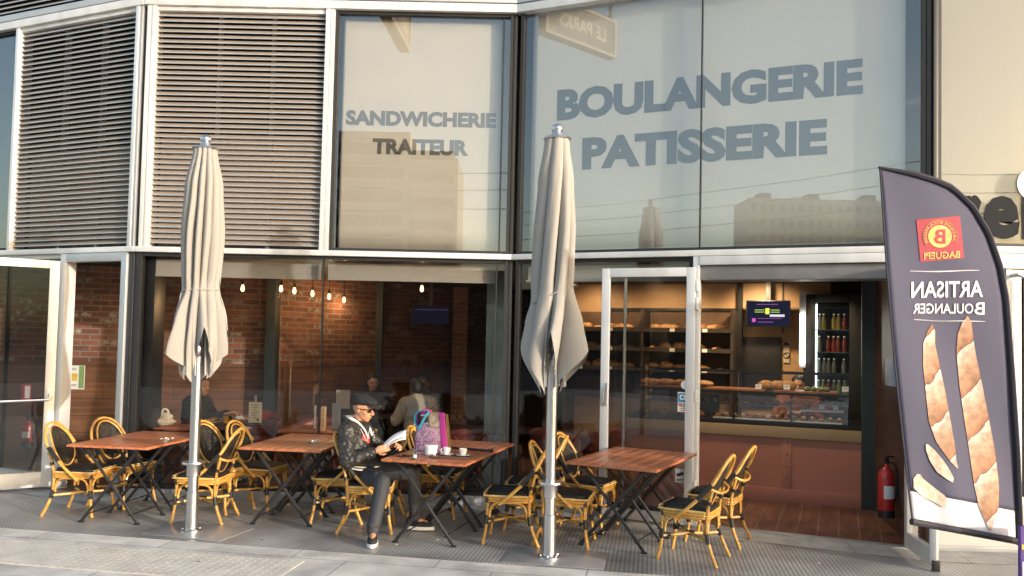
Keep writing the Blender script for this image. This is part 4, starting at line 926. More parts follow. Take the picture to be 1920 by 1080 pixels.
def shirt_pt(y, z, off=0.0):      # front of the torso, looking along +X
    x, c_, s_ = 0.152*math.sqrt(max(0.02, 1-(y/0.2)**2)) - 0.16*abs(z-0.80)**1.25 + off + 0.006, math.cos(-0.62), math.sin(-0.62)
    return V((-0.13 + x*c_ - y*s_, x*s_ + y*c_, z))
b = MB(); b.grid(lambda u, v: shirt_pt((-0.092+0.15*u)*(0.35+0.65*min(1, (1-v)*1.5+0.15)), 0.67+0.30*v, 0.012), 12, 16); st = b.build('shirt_front', mat('black shirt', (0.014, 0.012, 0.012), 0.8), man, **W0)
b = MB(); b.grid(lambda u, v: shirt_pt(-0.055+0.085*u, 0.83+0.065*v+0.015*math.sin(u*6), 0.016), 10, 8); b.build('red_print', redp, st, **W0)
b = MB(); b.grid(lambda u, v: shirt_pt(-0.085+0.11*u, 0.70+0.075*v, 0.017), 10, 8); b.build('pale_print', bluep, st, **W0)
b = MB()
for s in (-1, 1): b.tube([shirt_pt(s*0.055-0.017, 0.955, 0.018), shirt_pt(s*0.03-0.015, 0.90, 0.02), shirt_pt(s*0.006-0.013, 0.84, 0.021)], 0.0022, 5)
b.build('neck_cord', whitec, st, **W0)
b = MB()
for k in range(4): b.ell(shirt_pt(0.085+0.005*k, 0.915-0.026*k, 0.028), (0.004, 0.012-0.002*(k % 2), 0.008))
b.build('chest_emblem', whitec, man, **W0)
# the paper he reads (held, so its own thing)
pp = thing('paper', 'white folded paper held up in both hands by the man in the cap', 'paper', (MX+0.30, MY-0.16, 0.80))
b = MB(); o_ = V((MX+0.185, MY-0.255, 0.80)); ex = V((0.80, 0.10, 0.48)).normalized(); ey = V((-0.1, 0.93, 0.25)).normalized(); nx = ex.cross(ey)
b.grid(lambda u, v: o_ + ex*(0.235*u) + ey*(0.17*v-0.01) + nx*(0.022*math.sin(u*3.1)+0.012*math.sin(v*4)), 12, 8); b.build('sheet', mat('white sheet', (0.80, 0.79, 0.77), 0.7, 0, 0.02), pp, solid=0.001)
b = MB(); b.grid(lambda u, v: o_ + ex*(0.205*u+0.01) + ey*(0.155*v-0.012) - nx*(0.012+0.02*u) + nx*0.022*math.sin(u*3.1), 12, 8); b.build('sheet', whitev, pp, solid=0.001)
# ---------------------------------------------------------------- table-top things
glassc = glass_mat('clear tableware glass', 0.05, (0.93, 0.94, 0.93)); china = mat('white china', (0.78, 0.77, 0.74), 0.22, 0, 0.02, coat=0.3)
traym = mat('brown tray', (0.10, 0.045, 0.028), 0.4); chrome = mat('chrome', (0.7, 0.7, 0.7), 0.15, 1.0, 0.03)
def at_table(u, v, z=0.739): return atz(u, v, z)
def ashtray(u, v, label):
    t = thing('ashtray', label, 'ashtray', at_table(u, v)); b = MB(); b.lathe([(0.045, 0.0), (0.05, 0.004), (0.056, 0.034), (0.05, 0.035), (0.044, 0.012), (0, 0.010)], (0, 0, 0), 20); b.build('dish', glassc, t, **W0)
    b = MB()
    for k in range(4): b.box((0.052*math.cos(k*PI/2+.6), 0.052*math.sin(k*PI/2+.6), 0.037), (0.018, 0.018, 0.006), rz(k*PI/2+.6), 0.002)
    b.build('rest', whitec, t, **W0)
ashtray(313, 829, 'clear glass ashtray on the leftmost table'); ashtray(587, 832, 'clear glass ashtray on the table left of the man')
tr = thing('tray', 'small brown serving tray carrying two espresso cups', 'tray', at_table(845, 858)); a = math.radians(-8); R = rz(a)
b = MB(); b.box((0, 0, 0.004), (0.36, 0.19, 0.008), R, 0.003)
for s in (-1, 1): b.box(R @ V((0, s*0.0925, 0.0125)), (0.36, 0.007, 0.016), R, 0.002); b.box(R @ V((s*0.1775, 0, 0.0125)), (0.007, 0.176, 0.016), R, 0.002)
b.build('base', traym, tr, **W0)
def cup(u, v, label, hang):
    p = at_table(u, v, 0.747); t = thing('espresso_cup', label, 'cup', p)
    b = MB(); b.lathe([(0.028, 0.0), (0.05, 0.003), (0.066, 0.012), (0.063, 0.014), (0.03, 0.006), (0, 0.006)], (0, 0, 0), 24); b.build('saucer', china, t, **W0)
    b = MB(); b.lathe([(0.020, 0.008), (0.026, 0.014), (0.033, 0.045), (0.036, 0.068), (0.033, 0.068), (0.029, 0.04), (0.018, 0.014), (0, 0.014)], (0, 0, 0), 20)
    R = rz(hang); b.tube([R @ V((0.032, 0, 0.058)), R @ V((0.052, 0, 0.056)), R @ V((0.056, 0, 0.038)), R @ V((0.046, 0, 0.024)), R @ V((0.029, 0, 0.026))], 0.0045, 6, sub=3); b.build('cup', china, t, **W0)
cup(838, 853, 'white espresso cup with its handle to the left, left cup on the tray', PI); cup(868, 855, 'white espresso cup without visible handle, right cup on the tray', 1.2)
t = thing('sugar_bowl', 'round white lidded bowl on the table between the water glass and the tray', 'bowl', at_table(808, 853)); b = MB(); b.lathe([(0.05, 0), (0.056, 0.004), (0.058, 0.07), (0, 0.07)], (0, 0, 0), 24); b.build('bowl', china, t, **W0)
b = MB(); b.lathe([(0.061, 0.070), (0.062, 0.086), (0.055, 0.092), (0, 0.094)], (0, 0, 0), 24); b.build('lid', china, t, **W0)
t = thing('water_glass', 'clear tumbler half full of water on the table, near the man', 'glass', at_table(777, 862)); b = MB(); b.lathe([(0.03, 0), (0.034, 0.004), (0.037, 0.095), (0.0345, 0.095), (0.031, 0.012), (0, 0.012)], (0, 0, 0), 20); b.build('tumbler', glassc, t, **W0)
b = MB(); b.lathe([(0.0305, 0.013), (0.0325, 0.05), (0, 0.05)], (0, 0, 0), 18); b.build('water', glass_mat('water', 0.03, (0.9, 0.92, 0.92)), t, **W0); b = MB(); b.box((0.006, 0, 0.032), (0.03, 0.012, 0.03), rz(0.4), 0.005); b.build('spoon_sachet', whitev, t, **W0)
t = thing('phone', 'black phone lying on the table between the man and the water glass', 'phone', at_table(760, 856)); b = MB(); b.box((0, 0, 0.006), (0.15, 0.075, 0.010), rz(-0.2), 0.004); b.build('case', blackm, t, **W0); b = MB(); b.box((0, 0, 0.0125), (0.135, 0.065, 0.002), rz(-0.2)); b.build('screen', lensm, t, **W0)
t = thing('receipt', 'small white paper slip beside the white bowl', 'receipt', at_table(790, 850)); b = MB(); b.grid(lambda u, v: V((-0.045+0.09*u, -0.03+0.06*v, 0.003+0.006*u*u)), 6, 4); b.build('slip', whitev, t, world=False, solid=0.001)
t = thing('walking_stick', 'black walking stick lying across the table behind the coffee tray', 'walking stick', at_table(880, 846)); b = MB(); q0 = at_table(800, 838)-at_table(880, 846); q1 = at_table(921, 848)-at_table(880, 846)
b.tube([q0+V((0, 0, 0.014)), q1+V((0, 0, 0.014))], [0.010, 0.0125], 8); b.build('shaft', blackm, t, **W0); b = MB(); d = (q1-q0).normalized(); b.tube([q1+V((0, 0, 0.016))-d*0.03, q1+V((0, 0, 0.016))+d*0.012], [0.015, 0.020], 10); b.build('ferrule', blackm, t, **W0)
# colourful shopping bag
bp_ = at_table(812, 846); bt = thing('shopping_bag', 'colourful patterned shopping bag with pink side and blue handle on the coffee table', 'bag', bp_, -0.2)
def motley():
    m, n, o = new_mat('purple pink pattern'); bs = N(n, 'ShaderNodeBsdfPrincipled'); c = coords(n)
    v = N(n, 'ShaderNodeTexVoronoi', feature='SMOOTH_F1'); v.inputs['Scale'].default_value = 60; n.links.new(c, v.inputs['Vector'])
    t = N(n, 'ShaderNodeTexNoise'); t.inputs['Scale'].default_value = 45; t.inputs['Detail'].default_value = 2; t.inputs['Distortion'].default_value = 2.0; n.links.new(c, t.inputs['Vector'])
    g = N(n, 'ShaderNodeSeparateXYZ'); n.links.new(c, g.inputs[0]); mr = N(n, 'ShaderNodeMapRange'); mr.inputs[1].default_value = -0.16; mr.inputs[2].default_value = 0.16; n.links.new(g.outputs[0], mr.inputs[0])
    base = mixc(n, mr.outputs[0], (0.13, 0.05, 0.30), (0.55, 0.20, 0.30)); f = ramp(n, t.outputs[0], [(0.46, 0.0), (0.56, 1.0)])
    col = mixc(n, f, base, (0.60, 0.48, 0.52)); col = mixc(n, ramp(n, v.outputs['Distance'], [(0.12, 0.6), (0.3, 0.0)]), col, (0.55, 0.03, 0.28))
    n.links.new(col, bs.inputs['Base Color']); bs.inputs['Roughness'].default_value = 0.4; n.links.new(bs.outputs[0], o.inputs[0]); return m
def bagpt(u, v, d):      # u across, v up, d depth
    w = 0.158-0.012*v; x = -w+2*w*u - 0.015*v; sag = 0.018*math.sin(u*7+v*3)
    return V((x, -0.075*d*(1-0.55*v) + sag*(0.3+v)*0.6, 0.365*v + 0.012*math.sin(u*5)*v))
b = MB(); b.grid(lambda u, v: bagpt(u*0.95, v*(0.66+0.2*u), 1), 18, 14); b.build('front_panel', motley(), bt, world=False, solid=0.003)
b = MB(); b.grid(lambda u, v: bagpt(u, v, -1), 18, 14); b.build('back_panel', mat('bronze lining', (0.30, 0.19, 0.075), 0.4, 0, 0.3, 14), bt, world=False, solid=0.003)
pinkm = mat('magenta fabric', (0.58, 0.04, 0.30), 0.55, 0, 0.08, 8); bluem = mat('turquoise strap', (0.04, 0.36, 0.56), 0.5)
b = MB(); b.grid(lambda u, v: bagpt(0.86+0.20*u-0.12*v, v*1.05-0.01+0.02*u*v, 1.12+0.1*math.sin(u*3.1)), 8, 14); b.build('pink_side', pinkm, bt, world=False, solid=0.004)
b = MB(); b.grid(lambda u, v: bagpt(1.0, v, 1-2*u), 5, 10); b.build('side_panel', mat('bronze side', (0.22, 0.13, 0.05), 0.5), bt, world=False, solid=0.003)
b = MB(); b.grid(lambda u, v: bagpt(0.42+0.40*u, 0.62+0.36*v, 1.06+0.05*math.sin(u*6)), 8, 8); b.build('bronze_flap', mat('bronze print', (0.30, 0.20, 0.09), 0.35, 0, 0.5, 22, col2=(0.50, 0.42, 0.32)), bt, world=False, solid=0.003)
b = MB(); b.grid(lambda u, v: bagpt(0.0, v, 1-2*u), 5, 10); b.build('side_panel', mat('violet fabric', (0.09, 0.03, 0.25), 0.6), bt, world=False, solid=0.003)
b = MB(); b.tube([bagpt(0.1, 0.56, 1.1), bagpt(-0.04, 0.72, 1.3), bagpt(-0.03, 0.95, 1.3), bagpt(0.16, 1.03, 0.8), bagpt(0.42, 1.0, 0.9), bagpt(0.30, 0.85, 1.3), bagpt(0.12, 0.58, 1.15)], 0.014, 6, sub=4, flat=0.35); b.build('handle', bluem, bt, world=False)
b = MB(); b.grid(lambda u, v: bagpt(0.08+0.40*u, 0.93+0.10*v, 0.2) + V((0, 0, 0.012*math.sin(u*3.1))), 8, 4); b.build('pink_flap', pinkm, bt, world=False, solid=0.004)
b = MB(); b.grid(lambda u, v: bagpt(0.12+0.30*u, 0.885+0.04*v, 0.4), 6, 3); b.build('white_trim', whitev, bt, world=False, solid=0.003)
# ---------------------------------------------------------------- inside the café
bulbm = emit_mat('lit filament bulb', (1.0, 0.55, 0.2), 4); 
def lamp(p, i, label):
    t = thing('pendant_lamp', label, 'lamp', (p.x, p.y, p.z), 0, 'bare filament bulbs hanging inside the café')
    b = MB(); b.tube([(0, 0, 0.06), (0, 0, 2.70-p.z)], 0.004, 5); b.build('cord', blackm, t, **W0)
    b = MB(); b.lathe([(0.017, 0.04), (0.02, 0.045), (0.02, 0.09), (0.008, 0.1)], (0, 0, 0), 10); b.build('socket', blackm, t, **W0)
    b = MB(); b.lathe([(0, -0.045), (0.014, -0.04), (0.024, -0.018), (0.021, 0.005), (0.012, 0.04)], (0, 0, 0), 12); b.build('bulb', bulbm, t, **W0)
    l = bpy.data.lights.new('bulb_light', 'POINT'); l.energy = 2.2; l.color = (1, 0.6, 0.28); l.shadow_soft_size = 0.05; o = bpy.data.objects.new('bulb_light', l); COL.objects.link(o); o.location = (0, 0, -0.10); o.parent = t
BP = [(455, 540, 'bare bulb nearest the left parasol in the row inside the café'), (527, 541, 'second bare bulb of the row inside, counted from the left parasol'), (552, 545, 'third bare bulb of the row inside, just right of a closely spaced one'), (586, 550, 'fourth bare bulb of the row inside, left of the glass joint'), (617, 556, 'fifth bare bulb of the row inside, just right of the glass joint'), (645, 562, 'sixth bare bulb of the row inside, above the man\'s cap'), (696, 568, 'lowest and farthest bare bulb of the row inside the café'), (791, 541, 'single bare bulb hanging right of the row, near the screen'), (1139, 578, 'bare bulb left of the bakery door leaf\'s frame'), (1189, 582, 'bare bulb seen through the bakery door leaf')]
DY = [10.1, 10.3, 10.6, 11.0, 11.5, 12.0, 12.7, 10.6, 12.2, 12.2]
for i, ((u, v, lb), y) in enumerate(zip(BP, DY)): lamp(aty(u, v, y), i, lb)
# screens
def screen(name, fr, d, u0_, v0, u1, v1, col, st, label, bars):
    a, zt = fr.px(u0_, v0, d); a2, zb = fr.px(u1, v1, d); zt = (zt+fr.px(u1, v0, d)[1])/2; zb = (zb+fr.px(u0_, v1, d)[1])/2
    c = fr.P((a+a2)/2, d, (zt+zb)/2); t = thing(name, label, 'screen', c)
    b = MB(); fr.box(b, a, a2, d, d+0.05, zb, zt, 0.006); b.build('housing', blackm, t)
    b = MB(); fr.box(b, a+0.012, a2-0.012, d-0.003, d-0.0005, zb+0.012, zt-0.012); b.build('display', emit_mat(name+' glow', col, st), t)
    for (x0, x1, y0, y1, cc, s) in bars:
        b = MB(); W2, H2 = a2-a, zt-zb; fr.box(b, a+W2*x0, a+W2*x1, d-0.0055, d-0.0035, zb+H2*y0, zb+H2*y1); b.build('screen_text', emit_mat('screen line', cc, s*0.45), t)
    b = MB(); fr.box(b, (a+a2)/2-0.03, (a+a2)/2+0.03, d+0.03, d+0.09, zt, min(zt+0.4, 2.70)); b.build('bracket', blackm, t)
FK = Fr((F4.P(0, 0, 0).x, F4.P(0, 0, 0).y), -TH)
gcol = (0.35, 0.5, 0.08)
screen('menu_screen', F4, 3.35, 1399, 563, 1482, 613, (0.008, 0.008, 0.018), 0.6, 'dark menu screen with green and purple lines hanging above the bakery counter', [(0.2, 0.42, 0.62, 0.65, gcol, 0.9), (0.2, 0.42, 0.54, 0.57, gcol, 0.9), (0.56, 0.76, 0.62, 0.65, gcol, 0.9), (0.56, 0.76, 0.54, 0.57, gcol, 0.9), (0.44, 0.53, 0.48, 0.70, (0.5, 0.6, 0.08), 1.2), (0.54, 0.87, 0.38, 0.47, (0.5, 0.5, 0.55), 1.0), (0.26, 0.8, 0.31, 0.325, (0.3, 0.08, 0.35), 0.9), (0.14, 0.22, 0.18, 0.32, (0.5, 0.1, 0.4), 0.9), (0.27, 0.62, 0.17, 0.19, (0.3, 0.08, 0.35), 0.9), (0.24, 0.72, 0.83, 0.86, (0.2, 0.08, 0.25), 0.8)])
FS = Fr((0, 12.3), 0.0)
screen('wall_screen', FS, 0.0, 772, 574, 842, 608, (0.008, 0.0075, 0.016), 0.4, 'violet glowing screen on the rear wall, behind the café glass', [(0.1, 0.95, 0.78, 0.82, (0.12, 0.07, 0.16), 0.5)])
# bakery back wall, panels, shelves
woodw = mat('honey plywood wall', (0.46, 0.29, 0.15), 0.55, 0, 0.1, 2, stretch=(1, 1, 3)); 
w_, frw = wallbox('bakery_wall', tuple(F4.P(-0.6, 3.62, 0)[:2]), tuple(F4.P(3.25, 3.62, 0)[:2]), 0, 2.70, woodw)
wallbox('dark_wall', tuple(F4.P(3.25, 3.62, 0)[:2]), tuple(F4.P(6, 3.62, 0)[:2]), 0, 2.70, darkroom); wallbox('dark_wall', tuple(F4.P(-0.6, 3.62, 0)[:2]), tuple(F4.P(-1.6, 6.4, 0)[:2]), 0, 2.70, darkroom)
b = MB(); F4.box(b, 2.02, 2.09, 3.54, 3.618, 0, 2.70); F4.box(b, 0.05, 2.02, 3.56, 3.618, 2.30, 2.34); F4.box(b, 2.62, 2.64, 3.6, 3.618, 2.0, 2.70); part('wall_trim', b, blackm)
wallbox('tiled_side_wall', tuple(F4.P(3.97, 0.07, 0)[:2]), tuple(F4.P(3.74, 1.66, 0)[:2]), 0, 2.70, walltile, flip=-1)
b = MB(); F4.box(b, 3.60, 3.80, 1.66, 2.0, 0, 2.70); part('dark_column', b, tealm); wallbox('dark_wall', tuple(F4.P(3.8, 1.9, 0)[:2]), tuple(F4.P(3.9, 3.62, 0)[:2]), 0, 2.70, darkroom)
b = MB()
for s, d in ((2.5, 1.0), (1.2, 1.2), (0.6, 2.6), (1.7, 2.9)): b.lathe([(0.05, 0), (0.05, 0.006)], F4.P(s, d, 2.695), 16)
dlm = emit_mat('downlight', (1.0, 0.8, 0.55), 6); part('downlight', b, dlm)
for i, (s, d, e_) in enumerate(((1.0, 2.75, 34), (2.35, 2.9, 30), (3.2, 2.2, 12), (0.0, 2.9, 20), (1.7, 2.0, 26), (2.5, 1.0, 26), (1.2, 1.2, 14))):
    l = bpy.data.lights.new('downlight', 'SPOT'); l.energy = e_; l.color = (1, 0.70, 0.40); l.spot_size = math.radians(120); l.spot_blend = 0.8; l.shadow_soft_size = 0.06
    o = bpy.data.objects.new('downlight', l); COL.objects.link(o); o.location = F4.P(s, d, 2.66); o.rotation_mode = 'QUATERNION'; o.rotation_quaternion = (F4.n*(0.75 if d > 2.5 else 0.25)-V((0, 0, 1))).to_track_quat('-Z', 'Y')
crustm = mat('bread crust', (0.42, 0.19, 0.06), 0.6, 0, 0.35, 18, bump=0.4, bscale=50, col2=(0.60, 0.33, 0.13)); crustd = mat('dark bread crust', (0.26, 0.105, 0.035), 0.6, 0, 0.3, 18, bump=0.4, bscale=50)
# bread shelves on the back wall
sh = thing('bread_rack', 'dark bread rack with rows of loaves against the plywood wall', 'shelf', F4.P(1, 3.4, 0)); shm = mat('dark shelf', (0.035, 0.026, 0.02), 0.5)
for z in (1.42, 1.70, 1.98):
    b = MB(); F4.box(b, -0.4, 2.0, 3.12, 3.60, z, z+0.025); F4.box(b, -0.4, 2.0, 3.11, 3.13, z, z+0.06); b.build('shelf', shm, sh)
for s in (-0.42, 0.75, 2.0):
    b = MB(); F4.box(b, s-0.02, s+0.02, 3.12, 3.6, 0.0, 2.3); b.build('upright', shm, sh)
b = MB(); F4.box(b, -0.4, 2.0, 3.57, 3.60, 1.0, 2.28); b.build('back', mat('rack back', (0.10, 0.055, 0.03), 0.6), sh)
random.seed(5)
def loaf(p, L, w, h, ang, m, label, group, nm='loaf', cat='bread', cuts=3):
    t = thing(nm, label, cat, p, ang, group); b = MB(); b.ell((0, 0, h*0.8), (L/2, w/2, h), None, 14, 8, 0.18, random.randint(0, 99)); b.build('crust', m, t, **W0)
    return t
for row, (z, nm_) in enumerate(((1.445, 'lowest'), (1.725, 'middle'), (2.005, 'top'))):
    s = -0.32
    while s < 1.9:
        if abs(s-0.75) > 0.10:
            kind = random.choice(('round', 'long', 'baguette', 'round'))
            L, w, h = {'round': (0.19, 0.17, 0.06), 'long': (0.30, 0.13, 0.05), 'baguette': (0.42, 0.065, 0.03)}[kind]; sc = random.uniform(0.85, 1.15)
            ang = -TH + (1.45 if kind == 'baguette' else random.uniform(-.5, .5))
            loaf(F4.P(s, 3.33, z), L*sc, w*sc, h*sc, ang, random.choice((crustm, crustm, crustd)), '%s loaf on the %s shelf of the bread rack' % ({'round': 'round golden', 'long': 'long oval', 'baguette': 'thin baguette'}[kind], nm_), '%s loaves on the %s shelf of the bread rack' % (kind, nm_))
            s += (0.09 if kind == 'baguette' else L*0.75)*sc
        s += 0.06
    for k in range(5):
        q = -0.2+k*0.45
        if abs(q-0.75) < 0.1: continue
        t = thing('shelf_tag', 'small white price tag on the front of the %s bread shelf' % nm_, 'price tag', F4.P(q, 3.1, z), 0, 'price tags on the %s bread shelf' % nm_); b = MB(); F4.box(b, q, q+0.07, 3.104, 3.109, z-0.02, z+0.028); b.build('card', whitev, t)
# sales counter
ct = thing('bakery_counter', 'reddish brown sales counter with a glass pastry case on top, inside the open doorway', 'counter', F4.P(2.4, 2.0, 0)); terra = mat('terracotta panel', (0.42, 0.17, 0.11), 0.55, 0, 0.06, 2); beigeb = mat('beige band', (0.36, 0.255, 0.135), 0.55, 0, 0.06, 2)
b = MB(); F4.box(b, 0.95, 3.80, 1.70, 2.5, 0.08, 0.745)
b.build('front_panel', terra, ct)
b = MB(); F4.box(b, 0.95, 3.8, 1.685, 1.699, 0.0, 0.16, 0.003); b.build('plinth', terra, ct)
for s in (1.62, 2.76): b = MB(); F4.box(b, s, s+0.10, 1.688, 1.6995, 0.163, 0.744, 0.003); b.build('batten', terra, ct)
b = MB()
for s in (1.67, 2.81):
    for z in (0.28, 0.42, 0.56, 0.68): b.ell(F4.P(s, 1.687, z), 0.008, None, 8, 5)
b.build('screw', blackm, ct)
b = MB(); F4.box(b, 0.90, 3.82, 1.665, 2.5, 0.747, 0.875, 0.004); b.build('band', beigeb, ct); b = MB(); F4.box(b, 0.93, 3.6, 1.69, 2.45, 0.877, 0.93, 0.004); b.build('case_base', blackm, ct)
b = MB(); F4.box(b, 1.0, 3.46, 1.72, 1.728, 0.93, 1.50); F4.box(b, 3.452, 3.46, 1.729, 2.4, 0.93, 1.50); F4.box(b, 1.0, 3.46, 1.72, 2.3, 1.501, 1.509); b.build('case_glass', glass_in, ct)
b = MB(); F4.box(b, 1.0, 3.47, 1.708, 1.719, 1.485, 1.52); F4.box(b, 3.461, 3.475, 1.72, 2.3, 1.485, 1.52); F4.box(b, 1.0, 3.46, 1.73, 2.25, 1.245, 1.265); F4.box(b, 1.0, 3.46, 1.711, 1.719, 1.24, 1.27); b.build('case_shelf', blackm, ct)
b = MB()
for k in range(3): F4.box(b, 1.05+k*0.8, 1.75+k*0.8, 1.76, 2.2, 1.266, 1.29, 0.004)
b.build('wooden_board', mat('wooden board', (0.30, 0.13, 0.05), 0.5), ct)
b = MB()
for s in (1.55, 2.2, 2.85): F4.box(b, s-0.012, s+0.012, 1.731, 1.745, 0.93, 1.24)
F4.box(b, 1.55, 2.0, 1.95, 1.97, 0.95, 1.2); b.build('case_post', blackm, ct)
b = MB(); F4.box(b, 1.95, 3.4, 1.76, 2.1, 0.931, 0.945); b.build('white_tray', china, ct)
creamm = mat('icing', (0.72, 0.62, 0.50), 0.5, 0, 0.15, 40); berry = mat('berry glaze', (0.35, 0.05, 0.02), 0.3)
for k in range(15):
    s = 2.0+k*0.098
    t = thing('pastry', 'small iced pastry in the row along the bottom of the glass case', 'pastry', F4.P(s, 1.83+0.02*(k % 2), 0.946), random.uniform(0, 3), 'pastries along the bottom of the glass case')
    b = MB(); b.ell((0, 0, 0.02), (0.042, 0.036, 0.022), None, 10, 6, 0.3, k); b.build('dough', crustd if k % 3 else crustm, t, **W0); b = MB(); b.ell((0, 0, 0.04), (0.028, 0.024, 0.014), None, 10, 6, 0.4, k+3); b.build('icing', creamm if k % 4 else berry, t, **W0)
for k in range(7):
    t = thing('fruit_tart', 'glazed tart in the orange-lit left half of the glass case', 'tart', F4.P(1.1+k*0.115, 1.84+0.05*(k % 2), 0.946), 0, 'tarts in the left half of the glass case')
    b = MB(); b.lathe([(0.04, 0), (0.05, 0.025), (0.044, 0.03), (0, 0.026)], (0, 0, 0), 12); b.build('shell', crustm, t, **W0); b = MB(); b.ell((0, 0, 0.035), (0.038, 0.038, 0.022), None, 10, 6, 0.5, k); b.build('filling', mat('apricot filling', (0.65, 0.25, 0.03), 0.3) if k % 2 else berry, t, **W0)
for k, s in enumerate((1.15, 1.35, 1.55, 1.8, 2.55, 2.68, 2.8)):
    loaf(F4.P(s, 1.95, 1.292), 0.26 if k < 4 else 0.2, 0.13, 0.045 if k < 4 else 0.06, -TH+random.uniform(-.2, .2), crustm, 'long golden loaf on the upper board, left of the price cards' if k < 4 else 'round golden loaf on the upper board, before the server', 'loaves on the upper board of the glass case' if k < 4 else 'round loaves before the server')
for k in range(6):
    loaf(F4.P(3.02+0.07*(k % 4), 1.88+0.07*(k//4), 1.292), 0.09, 0.06, 0.03, k, mat('green wrapped roll', (0.22, 0.25, 0.08), 0.4, 0, 0.4, 30), 'small pale green wrapped sweet at the right end of the upper board', 'wrapped sweets on the upper board', 'wrapped_sweet', 'sweet')
for k, (u, v, lb) in enumerate(((1422, 725, 'white price card left of the round loaf'), (1475, 726, 'white price card below the round loaf'), (1585, 730, 'white price card at the right end of the glass case'))):
    s, z = F4.px(u, v, 1.70); t = thing('price_card', lb, 'price card', F4.P(s, 1.704, z)); b = MB(); F4.box(b, s-0.035, s+0.035, 1.703, 1.706, z-0.028, z+0.028); b.build('card', whitev, t); b = MB(); F4.box(b, s-0.025, s+0.02, 1.7015, 1.7028, z+0.003, z+0.008); b.build('print', inkm, t)
t = thing('tool_tray', 'white tray with a red handled box on top, inside the right of the glass case', 'tray', F4.P(3.1, 2.0, 1.04)); b = MB(); F4.box(b, 2.95, 3.42, 1.8, 2.1, 1.06, 1.075, 0.003); F4.box(b, 3.15, 3.36, 1.9, 2.05, 1.077, 1.14, 0.006); b.build('tray', whitev, t); b = MB(); F4.box(b, 3.21, 3.30, 1.885, 1.899, 1.085, 1.125, 0.004); b.tube([F4.P(3.2, 1.95, 1.14), F4.P(3.22, 1.94, 1.22)], 0.012, 8); b.build('red_handle', mat('red plastic', (0.45, 0.02, 0.02), 0.4), t); b = MB(); F4.box(b, 3.0, 3.02, 1.82, 2.05, 0.946, 1.058); F4.box(b, 3.38, 3.40, 1.82, 2.05, 0.946, 1.058); b.build('stand', blackm, t)
b = MB(); F4.box(b, 1.05, 2.9, 1.86, 2.12, 1.088, 1.098); b.build('glass_shelf', glass_in, ct)
for k in range(15):
    s = 1.12+k*0.12
    t = thing('viennoiserie', 'golden pastry on the middle glass shelf of the pastry case', 'pastry', F4.P(s, 1.95+0.03*(k % 2), 1.0985), random.uniform(0, 3), 'golden pastries on the middle shelf of the case')
    b = MB(); b.ell((0, 0, 0.026), (0.055, 0.034, 0.028), None, 12, 7, 0.35, k); b.ell((0.02, 0.01, 0.04), (0.03, 0.028, 0.018), None, 10, 6, 0.4, k+7); b.build('dough', crustm if k % 3 else crustd, t, **W0)
# wall oven, notices, tube lamp, drinks fridge behind the counter
s0, z1 = F4.px(1370, 631, 3.58); s1, z0 = F4.px(1464, 700, 3.58); t = thing('wall_board', 'large black board on the plywood wall under the menu screen', 'board', F4.P((s0+s1)/2, 3.6, 1.0)); b = MB(); F4.box(b, s0, s1, 3.565, 3.605, 0.95, z1, 0.004); b.build('board', blackm, t); b = MB(); F4.box(b, s0, s1, 3.545, 3.564, z0, z0+0.03); b.build('rail', alud, t)
s0, z1 = F4.px(1469, 640, 3.58); s1, z0 = F4.px(1480, 680, 3.58); t = thing('notice', 'narrow notice with two round pictograms beside the black board', 'notice', F4.P(s0, 3.6, z0)); b = MB(); F4.box(b, s0, s1, 3.60, 3.604, z0, z1); b.build('sheet', mat('cream card', (0.6, 0.5, 0.38), 0.7), t)
b = MB(); c = F4.P((s0+s1)/2, 3.596, z0+0.1); RR = rz(-TH)
b.tube([c+RR @ V((0.038*math.cos(k*PI/10), 0, 0.038*math.sin(k*PI/10))) for k in range(20)], 0.006, 5, closed=True); b.box(c, (0.075, 0.004, 0.009), RR @ M.Rotation(0.8, 3, 'Y')); b.box(c+V((0, 0, 0.16)), (0.06, 0.004, 0.05), RR); b.build('pictogram', inkm, t)
s0, z1 = F4.px(1505, 588, 2.9); z0 = F4.px(1504, 682, 2.9)[1]; t = thing('tube_lamp', 'lit white fluorescent tube beside the drinks fridge', 'lamp', F4.P(s0, 2.9, z0)); b = MB(); b.tube([F4.P(s0, 2.88, z0), F4.P(s0, 2.88, z1)], 0.024, 10); b.build('tube', emit_mat('tube glow', (1.0, 0.93, 0.82), 7), t); b = MB(); F4.box(b, s0-0.04, s0+0.04, 2.91, 2.94, z0-0.05, z1+0.28); b.build('housing', alud, t)
s0, z1 = F4.px(1528, 567, 2.95); s1, z0 = F4.px(1592, 705, 2.95); fg = thing('drinks_fridge', 'tall black drinks fridge with lit shelves of bottles, behind the counter', 'fridge', F4.P((s0+s1)/2, 3.1, 0))
b = MB(); F4.box(b, s0-0.14, s0, 2.93, 3.5, 0, 2.5, 0.01); F4.box(b, s1, s1+0.30, 2.93, 3.5, 0, 2.5, 0.01); F4.box(b, s0, s1, 2.93, 3.5, z1, 2.5, 0.006); F4.box(b, s0, s1, 3.46, 3.5, 0, z1); F4.box(b, s0, s1, 2.93, 3.45, 0, z0-0.4, 0.006); b.build('cabinet', blackm, fg)
zs = [z0-0.28, z0+0.0, z0+0.29, z0+0.58]
for z in zs: b = MB(); F4.box(b, s0, s1, 2.98, 3.45, z, z+0.012); b.build('shelf', chrome, fg)
b = MB(); F4.box(b, s0, s1, 2.935, 2.943, z0-0.4, z1); b.build('glass_door', glass_in, fg)
b = MB(); b.tube([F4.P(s0+0.02, 2.99, z0-0.35), F4.P(s0+0.02, 2.99, z1-0.02)], 0.01, 6); b.build('fridge_light', emit_mat('fridge light', (0.8, 1.0, 0.9), 1.5), fg)
